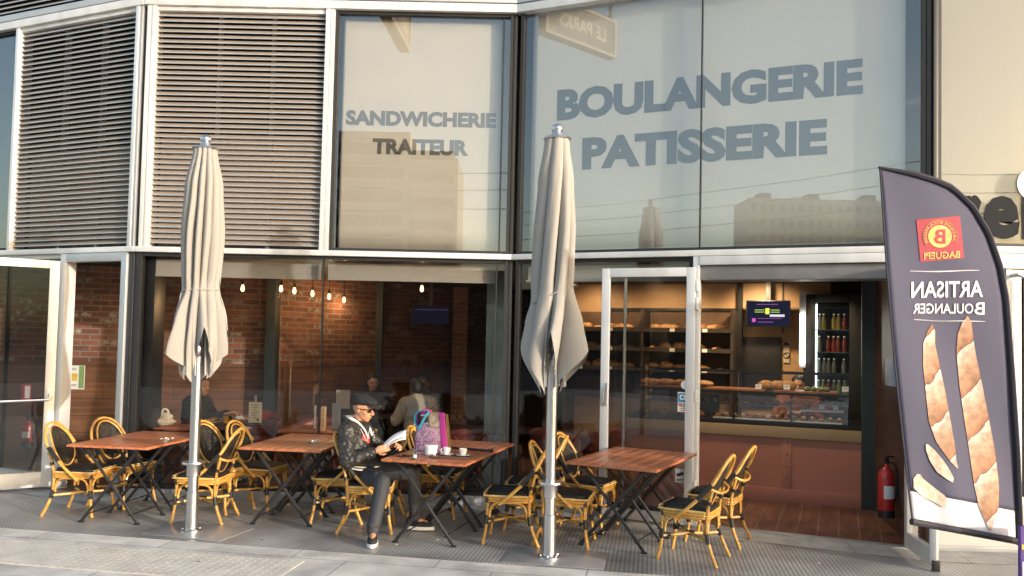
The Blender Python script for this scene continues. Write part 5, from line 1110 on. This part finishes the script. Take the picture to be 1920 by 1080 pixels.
bcol = [mat('yellow drink', (0.2, 0.17, 0.03), 0.2), mat('red drink', (0.16, 0.03, 0.02), 0.2), mat('clear drink', (0.12, 0.13, 0.12), 0.15), mat('green drink', (0.16, 0.26, 0.04), 0.2)]
nmz = ['yellow', 'red', 'clear', 'green']
for r, z in enumerate(zs):
    for k in range(6):
        c = (3, 2, 1, 0)[r] if k > 0 or r == 1 else 2; s = s0+0.05+(s1-s0-0.08)*k/5.5
        if random.random() < 0.12: continue
        s += random.uniform(-0.012, 0.012); c = c if random.random() < 0.8 else random.randint(0, 3)
        t = thing('bottle', '%s bottle on the %s shelf of the drinks fridge' % (nmz[c], ('lowest', 'second', 'third', 'top')[r]), 'bottle', F4.P(s, 3.03, z+0.0125), 0, '%s bottles on the %s fridge shelf' % (nmz[c], ('lowest', 'second', 'third', 'top')[r]))
        b = MB(); b.lathe([(0.028, 0), (0.03, 0.01), (0.03, 0.12), (0.012, 0.17), (0.012, 0.19)], (0, 0, 0), 10); b.build('body', bcol[c], t, **W0); b = MB(); b.lathe([(0.014, 0.19), (0.014, 0.205), (0, 0.206)], (0, 0, 0), 8); b.build('cap', whitev, t, **W0)
# fire extinguishers
redx = mat('extinguisher red', (0.48, 0.02, 0.018), 0.3, 0, 0.06, coat=0.4)
def extinguisher(p, label, h=0.5, r=0.075):
    t = thing('fire_extinguisher', label, 'extinguisher', p); b = MB(); b.lathe([(r*0.9, 0), (r, 0.015), (r, h*0.78), (r*0.85, h*0.86), (r*0.3, h*0.93), (r*0.28, h)], (0, 0, 0), 20); b.build('cylinder', redx, t, **W0)
    b = MB(); b.lathe([(r*1.02, 0.0), (r*1.02, 0.07), (r*0.5, 0.075)], (0, 0, 0), 20); b.build('boot', blackm, t, **W0); b = MB(); b.box((0, 0, h+0.03), (0.04, 0.04, 0.06), None, 0.006); b.box((0.03, -0.01, h+0.07), (0.1, 0.02, 0.012), rz(0.4), 0.003); b.tube([(0.02, -0.02, h+0.02), (0.07, -0.04, h-0.02), (0.085, -0.04, h*0.6), (0.08, -0.03, h*0.3)], 0.011, 6, sub=4); b.build('valve', blackm, t, **W0)
    b = MB(); b.grid(lambda u, v: V((r*1.015*math.cos(-2.3+1.5*u), r*1.015*math.sin(-2.3+1.5*u), h*(0.36+0.24*v))), 10, 3); b.build('label_band', whitev, t, **W0)
p = F4.P(3.80, 0.55, 0.16); extinguisher(p, 'red fire extinguisher on the tiled wall beside the purple flag', 0.52)
extinguisher(aty(52, 838, 10.0), 'red fire extinguisher seen through the open left door\'s glass', 0.33, 0.07)
t = thing('fire_notice', 'small red fire instruction notice seen through the open left door', 'notice', aty(48, 745, 10.05)); p = aty(48, 738, 10.05); b = MB(); b.box(p, (0.13, 0.012, 0.24)); b.build('plate', mat('notice red', (0.45, 0.05, 0.03), 0.5), t); b = MB(); b.box(p+V((0.025, -0.008, 0.02)), (0.06, 0.003, 0.15)); b.build('print', whitev, t)
# poster on the wood tiles by the left door
def on_wall(u, v, W2): 
    p, q = V((*W2[0], 0)), V((*W2[1], 0)); e_ = (q-p).normalized(); n_ = V((-e_.y, e_.x, 0)); return atp(u, v, p-n_*0.006, n_), e_, n_
t = thing('poster', 'white notice with green edge on the wood tiles in the left doorway', 'poster', on_wall(142, 707, WA)[0])
def wallsheet(name, u0_, v0, u1, v1, m, par, lift=0.0, th=0.004):
    a, e_, n_ = on_wall(u0_, v0, WA); c, _, _ = on_wall(u1, v1, WA); L = (c-a).dot(e_); b = MB(); b.prism([a-n_*lift, a+e_*L-n_*lift, V((0, 0, c.z-a.z))+a+e_*L-n_*lift, V((0, 0, c.z-a.z))+a-n_*lift], -n_*th); b.build(name, m, par)
wallsheet('sheet', 126, 685, 158, 730, whitev, t); wallsheet('green_edge', 149, 686, 157, 728, mat('notice green', (0.2, 0.32, 0.12), 0.7), t, 0.006); wallsheet('yellow_box', 129, 700, 145, 714, mat('notice yellow', (0.62, 0.45, 0.08), 0.7), t, 0.006)
for k in range(4): wallsheet('print', 129, 690+k*2.3+(26 if k > 1 else 0), 143, 691+k*2.3+(26 if k > 1 else 0), inkm, t, 0.006, 0.002)
# inside tables, chairs, things on them
redpl = mat('dark red plastic', (0.16, 0.028, 0.018), 0.4); darkw = mat('dark table top', (0.055, 0.036, 0.026), 0.35)
def cafe_table(p, w, d, label, m, rot=0.0):
    t = thing('cafe_table', label, 'table', (p.x, p.y, 0.0065), rot); b = MB(); b.box((0, 0, 0.715), (w, d, 0.028), None, 0.006); b.build('tabletop', m, t, **W0); b = MB(); b.tube([(0, 0, 0.02), (0, 0, 0.70)], 0.03, 10); b.build('column', blackm, t, **W0); b = MB(); b.lathe([(0.2, 0), (0.2, 0.012), (0.04, 0.03)], (0, 0, 0), 20); b.build('foot', blackm, t, **W0); return t
ta = atz(452, 779, 0.73); ta = V((-3.42, 9.95, 0)); cafe_table(ta, 0.95, 0.62, 'dark café table inside, before the woman in the dark jacket', darkw)
tb_ = V((-2.15, 9.42, 0)); cafe_table(tb_, 0.95, 0.62, 'red brown café table just behind the glass, carrying menu holders', woodm)
cafe_table(V((-4.05, 9.33, 0)), 0.8, 0.5, 'café table behind the glass carrying the cream cloth bag', woodm); cafe_table(V((-1.75, 11.2, 0)), 0.7, 0.7, 'café table deep inside, between two seated customers', darkw); cafe_table(V((-0.45, 9.85, 0)), 0.7, 0.6, 'dark café table inside, left of the blue grey column', darkw)
def tub_chair(x, y, rot, label):
    t = thing('tub_chair', label, 'chair', (x, y, 0.0065), math.radians(rot), 'dark red tub chairs inside the café'); b = MB(); b.grid(lambda u, v: V((-0.24*math.cos((u-0.5)*3.6)*(1+0.12*v), 0.27*math.sin((u-0.5)*3.6)*(1+0.12*v), 0.46+(0.34-0.14*abs(u-0.5)**1.0*2)*v)), 20, 6); b.build('back', redpl, t, world=False, solid=0.02); b = MB(); b.ell((0.03, 0, 0.45), (0.24, 0.24, 0.03)); b.build('seat', redpl, t, **W0)
    for sx in (-1, 1):
        for sy in (-1, 1): b = MB(); b.tube([(sx*0.15, sy*0.16, 0.45), (sx*0.2, sy*0.21, 0)], 0.014, 6); b.build('leg', redpl, t, **W0)
for a in ((-2.35, 9.95, -80, 'dark red tub chair behind the table with the menu holders'), (-1.25, 10.55, 200, 'dark red tub chair under the customer in the pale shirt'), (-0.55, 9.35, 95, 'dark red tub chair inside, left of the blue grey column'), (0.55, 9.75, 60, 'dark red tub chair inside, right of the blue grey column'), (1.15, 9.9, 120, 'dark red tub chair behind the bakery door leaf'), (-3.3, 10.5, -95, 'dark red tub chair inside, right of the dark café table')): tub_chair(*a)
def onto(base, dx, dy, z=0.736): return V((base.x+dx, base.y+dy, z))
def menu(p, w, h, m, label, tilt=0.0, base=True):
    t = thing('menu_holder', label, 'menu', p); b = MB(); b.box((0, 0, h/2+0.01), (w, 0.006, h), M.Rotation(tilt, 3, 'Y')); b.build('card', m, t, **W0); b = MB(); b.box((0, 0, 0.006), (w*0.9, 0.05, 0.012), None, 0.003); b.build('foot', blackm, t, **W0); return t
cream = mat('cream menu card', (0.60, 0.53, 0.40), 0.7); greym = mat('grey menu cover', (0.13, 0.13, 0.125), 0.6); 
mt = menu(onto(ta, 0.34, -0.22), 0.16, 0.25, cream, 'cream menu card with a clip standing on the dark café table'); b = MB()
for k in range(6): b.box((-0.01+0.01*(k % 2), -0.005, 0.225-k*0.03), (0.09-0.02*(k % 3), 0.003, 0.006))
b.box((0.035, -0.005, 0.05), (0.025, 0.003, 0.025)); b.build('print', inkm, mt, **W0); b = MB(); b.box((0, 0, 0.30), (0.03, 0.012, 0.08), None, 0.003); b.build('clip', alud, mt, **W0)
menu(onto(tb_, 0.16, -0.20), 0.10, 0.30, greym, 'tall dark grey menu standing on the table behind the glass'); menu(onto(tb_, -0.08, -0.20), 0.022, 0.27, alu, 'thin silver card holder edge-on, left of the wooden block'); menu(onto(tb_, 0.30, 0.1), 0.18, 0.12, mat('salmon card', (0.55, 0.22, 0.15), 0.6), 'low salmon coloured card beside the grey menu')
t = thing('wooden_block', 'pale wooden number block standing on the table behind the glass', 'block', onto(tb_, 0.02, -0.22)); b = MB(); b.box((0, 0, 0.135), (0.055, 0.05, 0.27), None, 0.004); b.build('block', mat('pale wood', (0.58, 0.37, 0.19), 0.5, 0, 0.15, 12), t, **W0); b = MB()
for k in range(5): b.ell((0, -0.026, 0.06+0.04*k), (0.007, 0.002, 0.007), None, 8, 5)
b.build('dot', mat('burnt brown', (0.2, 0.08, 0.03), 0.6), t, **W0)
mt = menu(aty(643, 752, 11.6)-V((0, 0, 0.12)), 0.2, 0.27, mat('white board', (0.45, 0.42, 0.38), 0.7), 'pale double card standing deep inside, above the man\'s cap')
t = thing('orange_drink', 'short glass of orange juice on the dark café table', 'glass', onto(ta, -0.02, -0.2)); b = MB(); b.lathe([(0.035, 0), (0.038, 0.075), (0, 0.075)], (0, 0, 0), 14); b.build('juice', mat('orange juice', (0.62, 0.30, 0.02), 0.3), t, **W0); b = MB(); b.lathe([(0.037, 0), (0.042, 0.1)], (0, 0, 0), 14); b.build('glass', glassc, t, **W0)
t = thing('breakfast_plate', 'white plate with toast on the dark café table', 'plate', onto(ta, -0.22, -0.2)); b = MB(); b.lathe([(0.06, 0), (0.12, 0.012), (0.118, 0.016), (0, 0.008)], (0, 0, 0), 24); b.build('plate', china, t, **W0); b = MB(); b.box((0.0, 0, 0.03), (0.13, 0.07, 0.025), rz(0.3), 0.008); b.box((0.05, 0.02, 0.045), (0.1, 0.05, 0.02), rz(-0.4), 0.008); b.build('toast', crustm, t, **W0)
t = thing('white_bowl', 'small white bowl between plate and orange juice', 'bowl', onto(ta, -0.12, -0.08)); b = MB(); b.lathe([(0.03, 0), (0.055, 0.05), (0.05, 0.05), (0, 0.01)], (0, 0, 0), 18); b.build('bowl', china, t, **W0)
t = thing('bread_basket', 'wicker bread basket with paper right of the orange juice', 'basket', onto(ta, 0.13, -0.18)); b = MB(); b.lathe([(0.05, 0), (0.085, 0.05), (0.08, 0.052), (0.045, 0.008), (0, 0.008)], (0, 0, 0), 16); b.build('basket', mat('wicker', (0.36, 0.22, 0.1), 0.7), t, **W0); b = MB(); b.ell((0.01, 0, 0.055), (0.06, 0.05, 0.035), None, 10, 6, 0.7, 3); b.build('napkin', whitev, t, **W0)
def shakers(p, label):
    t = thing('shaker_set', label, 'shaker', p)
    for dx in (-0.022, 0.022): b = MB(); b.lathe([(0.018, 0), (0.02, 0.04), (0.014, 0.07), (0, 0.071)], (dx, 0, 0), 12); b.build('shaker', glassc, t, **W0); b = MB(); b.lathe([(0.016, 0.07), (0.016, 0.092), (0, 0.095)], (dx, 0, 0), 12); b.build('lid', chrome, t, **W0)
shakers(onto(ta, 0.25, -0.12), 'pair of salt and pepper shakers on the dark café table'); shakers(onto(V((-0.45, 9.85, 0)), -0.1, -0.1), 'pair of shakers on the table left of the blue grey column')
t = thing('cloth_bag', 'crumpled cream cloth bag tied with a knot behind the leftmost tables', 'bag', (-4.0, 9.28, 0.736)); b = MB(); b.ell((0, 0, 0.05), (0.13, 0.09, 0.055), None, 18, 10, 0.45, 5); b.ell((0.03, 0, 0.1), (0.07, 0.05, 0.05), None, 14, 9, 0.6, 8); remesh(b, 0.01, 1).build('sack', cloth('cream cloth', (0.60, 0.52, 0.40), 0.85, 0.8, 25), t, **W0); b = MB(); b.tube([(-0.02, 0, 0.11), (0.0, 0.0, 0.19), (0.05, 0, 0.18), (0.06, 0.01, 0.12)], 0.012, 6, sub=4); b.tube([(-0.08, -0.02, 0.04), (-0.16, -0.03, 0.03), (-0.2, -0.03, 0.012)], 0.012, 6); b.build('knot', whitec, t, **W0)
# people inside
IJ = dict(pelvis=(0, 0, 0.54), waist=(-0.03, 0, 0.70), chest=(-0.03, 0, 0.87), neck=(-0.01, 0, 1.01), head=(0.04, 0, 1.14), face=(1, 0, -0.1), shR=(-0.03, -0.19, 0.94), elR=(0.08, -0.26, 0.70), wrR=(0.32, -0.10, 0.80), shL=(-0.03, 0.19, 0.94), elL=(0.08, 0.26, 0.70), wrL=(0.32, 0.10, 0.80), hipR=(0, -0.09, 0.52), knR=(0.42, -0.10, 0.52), anR=(0.4, -0.1, 0.1), tdR=(1, 0, 0), hipL=(0, 0.09, 0.52), knL=(0.42, 0.10, 0.52), anL=(0.4, 0.1, 0.1), tdL=(1, 0, 0))
navy = cloth('dark padded jacket', (0.022, 0.024, 0.03), 0.7, 0.5, 9); pale = cloth('cream shirt', (0.52, 0.44, 0.33), 0.8, 0.35, 9); greyt = cloth('grey green top', (0.06, 0.075, 0.065), 0.8); brownt = cloth('dark top', (0.03, 0.022, 0.02), 0.8); ora = cloth('orange work shirt', (0.13, 0.04, 0.025), 0.8)
J2 = dict(IJ); J2.update(face=(0.92, -0.55, -0.05), head=(0.03, -0.03, 1.15)); person('woman in a dark padded jacket eating at a café table behind the left parasol', (-3.86, 10.0, 0.0065), 0.0, J2, skin2, navy, trousm, hair=hairm, bulk=1.25)
J3 = dict(IJ); J3.update(elR=(0.14, -0.34, 0.72), wrR=(0.36, -0.22, 0.80)); person('customer in a cream T-shirt seen from behind, leaning over a table inside', (-1.25, 10.75, 0.0065), math.radians(125), J3, skin3, pale, trousm, hair=hairm, sleeves='short', shoes=False)
person('dark haired customer facing the window deep inside, above the man\'s cap', (-2.02, 11.75, 0.0065), math.radians(-70), IJ, skin2, brownt, trousm, hair=hairm, long_hair=True, shoes=False); person('customer in sunglasses and grey green top, right of the cream T-shirt', (-1.25, 11.75, 0.0065), math.radians(-110), IJ, skin3, greyt, trousm, hair=hairm, shoes=False, glasses=True)
J4 = dict(IJ); J4 = {k: ((v[0], v[1], v[2]+0.17) if k not in ('face', 'tdR', 'tdL') else v) for k, v in IJ.items()}
for s in ('R', 'L'): q = 0.1 if s == 'L' else -0.1; J4['hip'+s] = (0, q, 0.72); J4['kn'+s] = (0.03, q, 0.45); J4['an'+s] = (0, q, 0.1)
p = F4.P(2.88, 2.75, 0.0065); person('bakery server in an orange shirt standing behind the glass case', p, math.radians(-112), J4, skin2, ora, trousm, hair=hairm, shoes=False)
# ---------------------------------------------------------------- what stands across the street (seen as reflections), and low dark fill added for them
def mirror(p, fr): d = (p-fr.o).dot(fr.n); return p - fr.n*(2*d)
conc = mat('apartment render', (0.30, 0.25, 0.205), 0.85, 0, 0.08, 0.2); concd = mat('balcony shade and dark parts', (0.015, 0.014, 0.013), 0.8); winm = mat('dark window', (0.03, 0.035, 0.04), 0.2)
tw = thing('apartment_tower', 'stepped apartment tower with balcony bands, reflected in the window lettered TRAITEUR', 'building', (-14.5, -85, 0)); 
frt = Fr((-21.5, -82.0), math.radians(0)); b = MB(); b.box((-17.8, -88, 13.9), (9, 12, 27.8)); b.box((-10.8, -90, 12.6), (7.0, 12, 25.2)); b.build('walls', conc, tw)
for k in range(8):
    b = MB(); z = 3.2+k*3.0; b.box((-18.1, -81.6, z), (7.5 if k % 2 else 5.5, 0.8, 1.1)); b.build('balcony', conc, tw); b = MB(); b.box((-18.1, -81.95, z+1.4), (8.2, 0.06, 1.4)); b.build('recess_shade', concd, tw); b = MB(); b.box((-10.8, -83.96, z+1.2), (6.0, 0.06, 1.2)); b.build('window_band', concd, tw)  # flat dark strips paint the shade inside the balcony recesses
ab = thing('apartment_block', 'long flat apartment block with a window grid, reflected beside the right parasol', 'building', (0, 0, 0)); q0 = aty(1404, 370, 150); q1 = aty(1690, 378, 150); m0, m1 = mirror(q0, F4), mirror(q1, F4); dd = V((m1.x-m0.x, m1.y-m0.y, 0)); fa = Fr((m0.x, m0.y), math.atan2(dd.y, dd.x)); ab.location = fa.P(dd.length/2, 0, 0)
b = MB(); sgn = -1 if fa.n.dot(F4.o-fa.o) > 0 else 1; fa.box(b, 0, dd.length, 0.0, 10*sgn, 0, (q0.z+q1.z)/2); b.build('walls', conc, ab)
for r in range(6):
    z = q0.z-2.6-r*2.9
    for c in range(16): b = MB(); s = dd.length*(c+0.25)/16; fa.box(b, s, s+dd.length*0.032, -0.06*sgn, -0.01*sgn, z, z+1.4); b.build('window', winm, ab)
for c in (0.1, 0.42, 0.8): b = MB(); fa.box(b, dd.length*c, dd.length*(c+0.08), 3*sgn, 6*sgn, (q0.z+q1.z)/2, (q0.z+q1.z)/2+1.6); b.build('roof_hut', concd, ab)
lowm = mat('dark reflection fill', (0.075, 0.062, 0.052), 0.8, 0, 0.2, 0.3)  # low dark masses added so the lower shop glass reflects dark
for i, (x0, x1, y, h) in enumerate(((-75, -46, -48, 7.2), (-45, -20, -46, 7.8), (-19, 6, -45, 7.0), (7, 30, -46, 8.0), (31, 52, -48, 7.4))):
    t = thing('reflection_filler', ('far left low dark building added across the street to darken reflections', 'low dark building added to darken reflections, left of the tower', 'low dark building added to darken reflections, before the tower', 'low dark building across the street, behind the camera\'s right', 'far right low dark building added across the street to darken reflections')[i], 'building', ((x0+x1)/2, y, 0)); b = MB(); b.box(((x0+x1)/2, y-5, h/2), (x1-x0, 10, h)); b.build('walls', lowm, t)
    b = MB(); b.box(((x0+x1)/2, y-5, h+0.15), (x1-x0+0.6, 10.6, 0.3)); b.build('roof', concd, t)
    for k in range(int((x1-x0)/3.5)): b = MB(); b.box((x0+2+k*3.5, y+0.03, 4.7), (1.5, 0.06, 1.6)); b.build('window', winm, t); b = MB(); b.box((x0+2+k*3.5, y+0.03, 1.4), (2.4, 0.06, 2.4)); b.build('shop_window', winm, t)
for i, (z, y) in enumerate(((9.8, -20), (9.0, -20), (8.1, -20))):
    b = MB(); b.tube([(-90+k*10, y, z-0.35*math.sin(PI*((k % 3)/3))) for k in range(19)], 0.018, 4); o = b.build('overhead_wire', blackm); tag(o, ('topmost', 'middle', 'lowest')[i]+' overhead tram wire across the street, reflected in the glass', 'wire')
# hanging sign seen mirrored in the glass
sg = thing('hanging_sign', 'hanging box sign lettered LE PARKS, seen mirrored in the patisserie window', 'sign', (0, 3.4, 6)); 
def mpt(u, v, D): return mirror(aty(u, v, D), F4)
zb = aty(1155, 107, 13.0).z; zt_ = zb+0.62; A0, A1 = mpt(1152, 107, 13.0), mpt(1020, 58, 13.0*(645-107)/(642-56)); dv = V((A1.x-A0.x, A1.y-A0.y, 0)); fs = Fr((A0.x, A0.y), math.atan2(dv.y, dv.x)); L = dv.length*1.0; sg.location = fs.P(L/2, 0, zb)
sgn = 1 if fs.n.dot(F4.P(1.5, 0, 0)-fs.o) > 0 else -1; frm_ = mat('sign cream frame', (0.42, 0.33, 0.25), 0.6); olive = mat('sign olive panel', (0.13, 0.12, 0.095), 0.7)
b = MB(); fs.box(b, 0, L, -0.16*sgn, 0, zb, zt_); b.build('box', olive, sg)
b = MB(); w = 0.045; fs.box(b, 0, L, 0.002*sgn, 0.02*sgn, zb, zb+w); fs.box(b, 0, L, 0.002*sgn, 0.02*sgn, zt_-w, zt_); fs.box(b, 0, w, 0.002*sgn, 0.02*sgn, zb+w, zt_-w); fs.box(b, L-w, L, 0.002*sgn, 0.02*sgn, zb+w, zt_-w); b.build('border', frm_, sg)
b = MB(); d0 = 0.006*sgn
if sgn > 0: add_text(b, 'LE PARKS', fs.P(L*0.84, d0, zb+0.2), -fs.e, V((0, 0, 1)), L*0.66, 0.22, 0.02)
else: add_text(b, 'LE PARKS', fs.P(L*0.16, d0, zb+0.2), fs.e, V((0, 0, 1)), L*0.66, 0.22, 0.02)
b.build('lettering', mat('sign letters', (0.62, 0.55, 0.46), 0.6), sg)
b = MB()
for s in (0.06, L-0.06): b.tube([fs.P(s, -0.08*sgn, zt_), fs.P(s, -0.08*sgn, zt_+0.9)], 0.03, 8)
q = fs.P(L/2, -0.08*sgn, zt_+0.9); b.tube([fs.P(0, -0.08*sgn, zt_+0.9), fs.P(L, -0.08*sgn, zt_+0.9)], 0.04, 8); b.tube([q, V((q.x, 8.8, q.z+0.1))], 0.04, 8); b.build('bracket', blackm, sg)

# litter on the grating and the stone edge
random.seed(3)
for i, (u, v, lb) in enumerate(((820, 1013, 'tiny white scrap on the grating under the coffee tray table'), (742, 1022, 'tiny white scrap by the front leg of the man\'s table'), (1305, 1012, 'small white scrap under the rightmost chair nearest the kerb'), (490, 1013, 'small dark leaf on the stone edge right of the left plate'), (1535, 1057, 'tiny white scrap on the grating before the bakery doorway'), (372, 1054, 'dark leaf lying on the studded strip'))):
    t = thing('paper_scrap' if 'white' in lb else 'dead_leaf', lb, 'scrap' if 'white' in lb else 'leaf', atz(u, v, 0.006)); b = MB(); b.grid(lambda a, c: V((0.022*(a-0.5)*(1+0.4*math.sin(c*3)), 0.014*(c-0.5), 0.004+0.004*math.sin(a*3))), 5, 4); b.build('scrap', whitev if 'white' in lb else traym, t, world=False, solid=0.001)

t = thing('wall_panel', 'slim pale blue panel on the tiled wall above the fire extinguisher', 'panel', F4.P(3.84, 0.6, 1.5)); q = aty(1673, 698, F4.P(3.84, 0.62, 0).y); b = MB(); R_ = rz(math.atan2(F4.P(3.74, 1.66, 0).y-F4.P(3.97, 0.07, 0).y, F4.P(3.74, 1.66, 0).x-F4.P(3.97, 0.07, 0).x))
b.box(V((F4.P(3.845, 0.62, 0).x, F4.P(3.845, 0.62, 0).y, q.z)), (0.34, 0.05, 0.27), R_, 0.006); b.build('casing', mat('pale blue plastic', (0.40, 0.45, 0.52), 0.5), t)
pb = aty(1930, 1040, 5.0); t = thing('board', 'purple board with a yellow stripe, just entering the picture at the lower right', 'board', (pb.x, 5.0, 0)); zt = aty(1912, 986, 5.0).z; x0 = aty(1911, 1020, 5.0).x
b = MB(); b.box((x0+0.2, 5.0, zt/2), (0.4, 0.03, zt), None, 0.004); b.build('panel', mat('violet panel', (0.075, 0.035, 0.20), 0.6), t); b = MB(); b.box((x0+0.2, 4.983, zt-0.125), (0.39, 0.004, 0.03)); b.build('stripe', mat('yellow stripe', (0.6, 0.36, 0.04), 0.6), t); b = MB(); b.box((x0+0.2, 4.983, zt-0.26), (0.38, 0.004, 0.09)); b.build('label_strip', whitev, t)
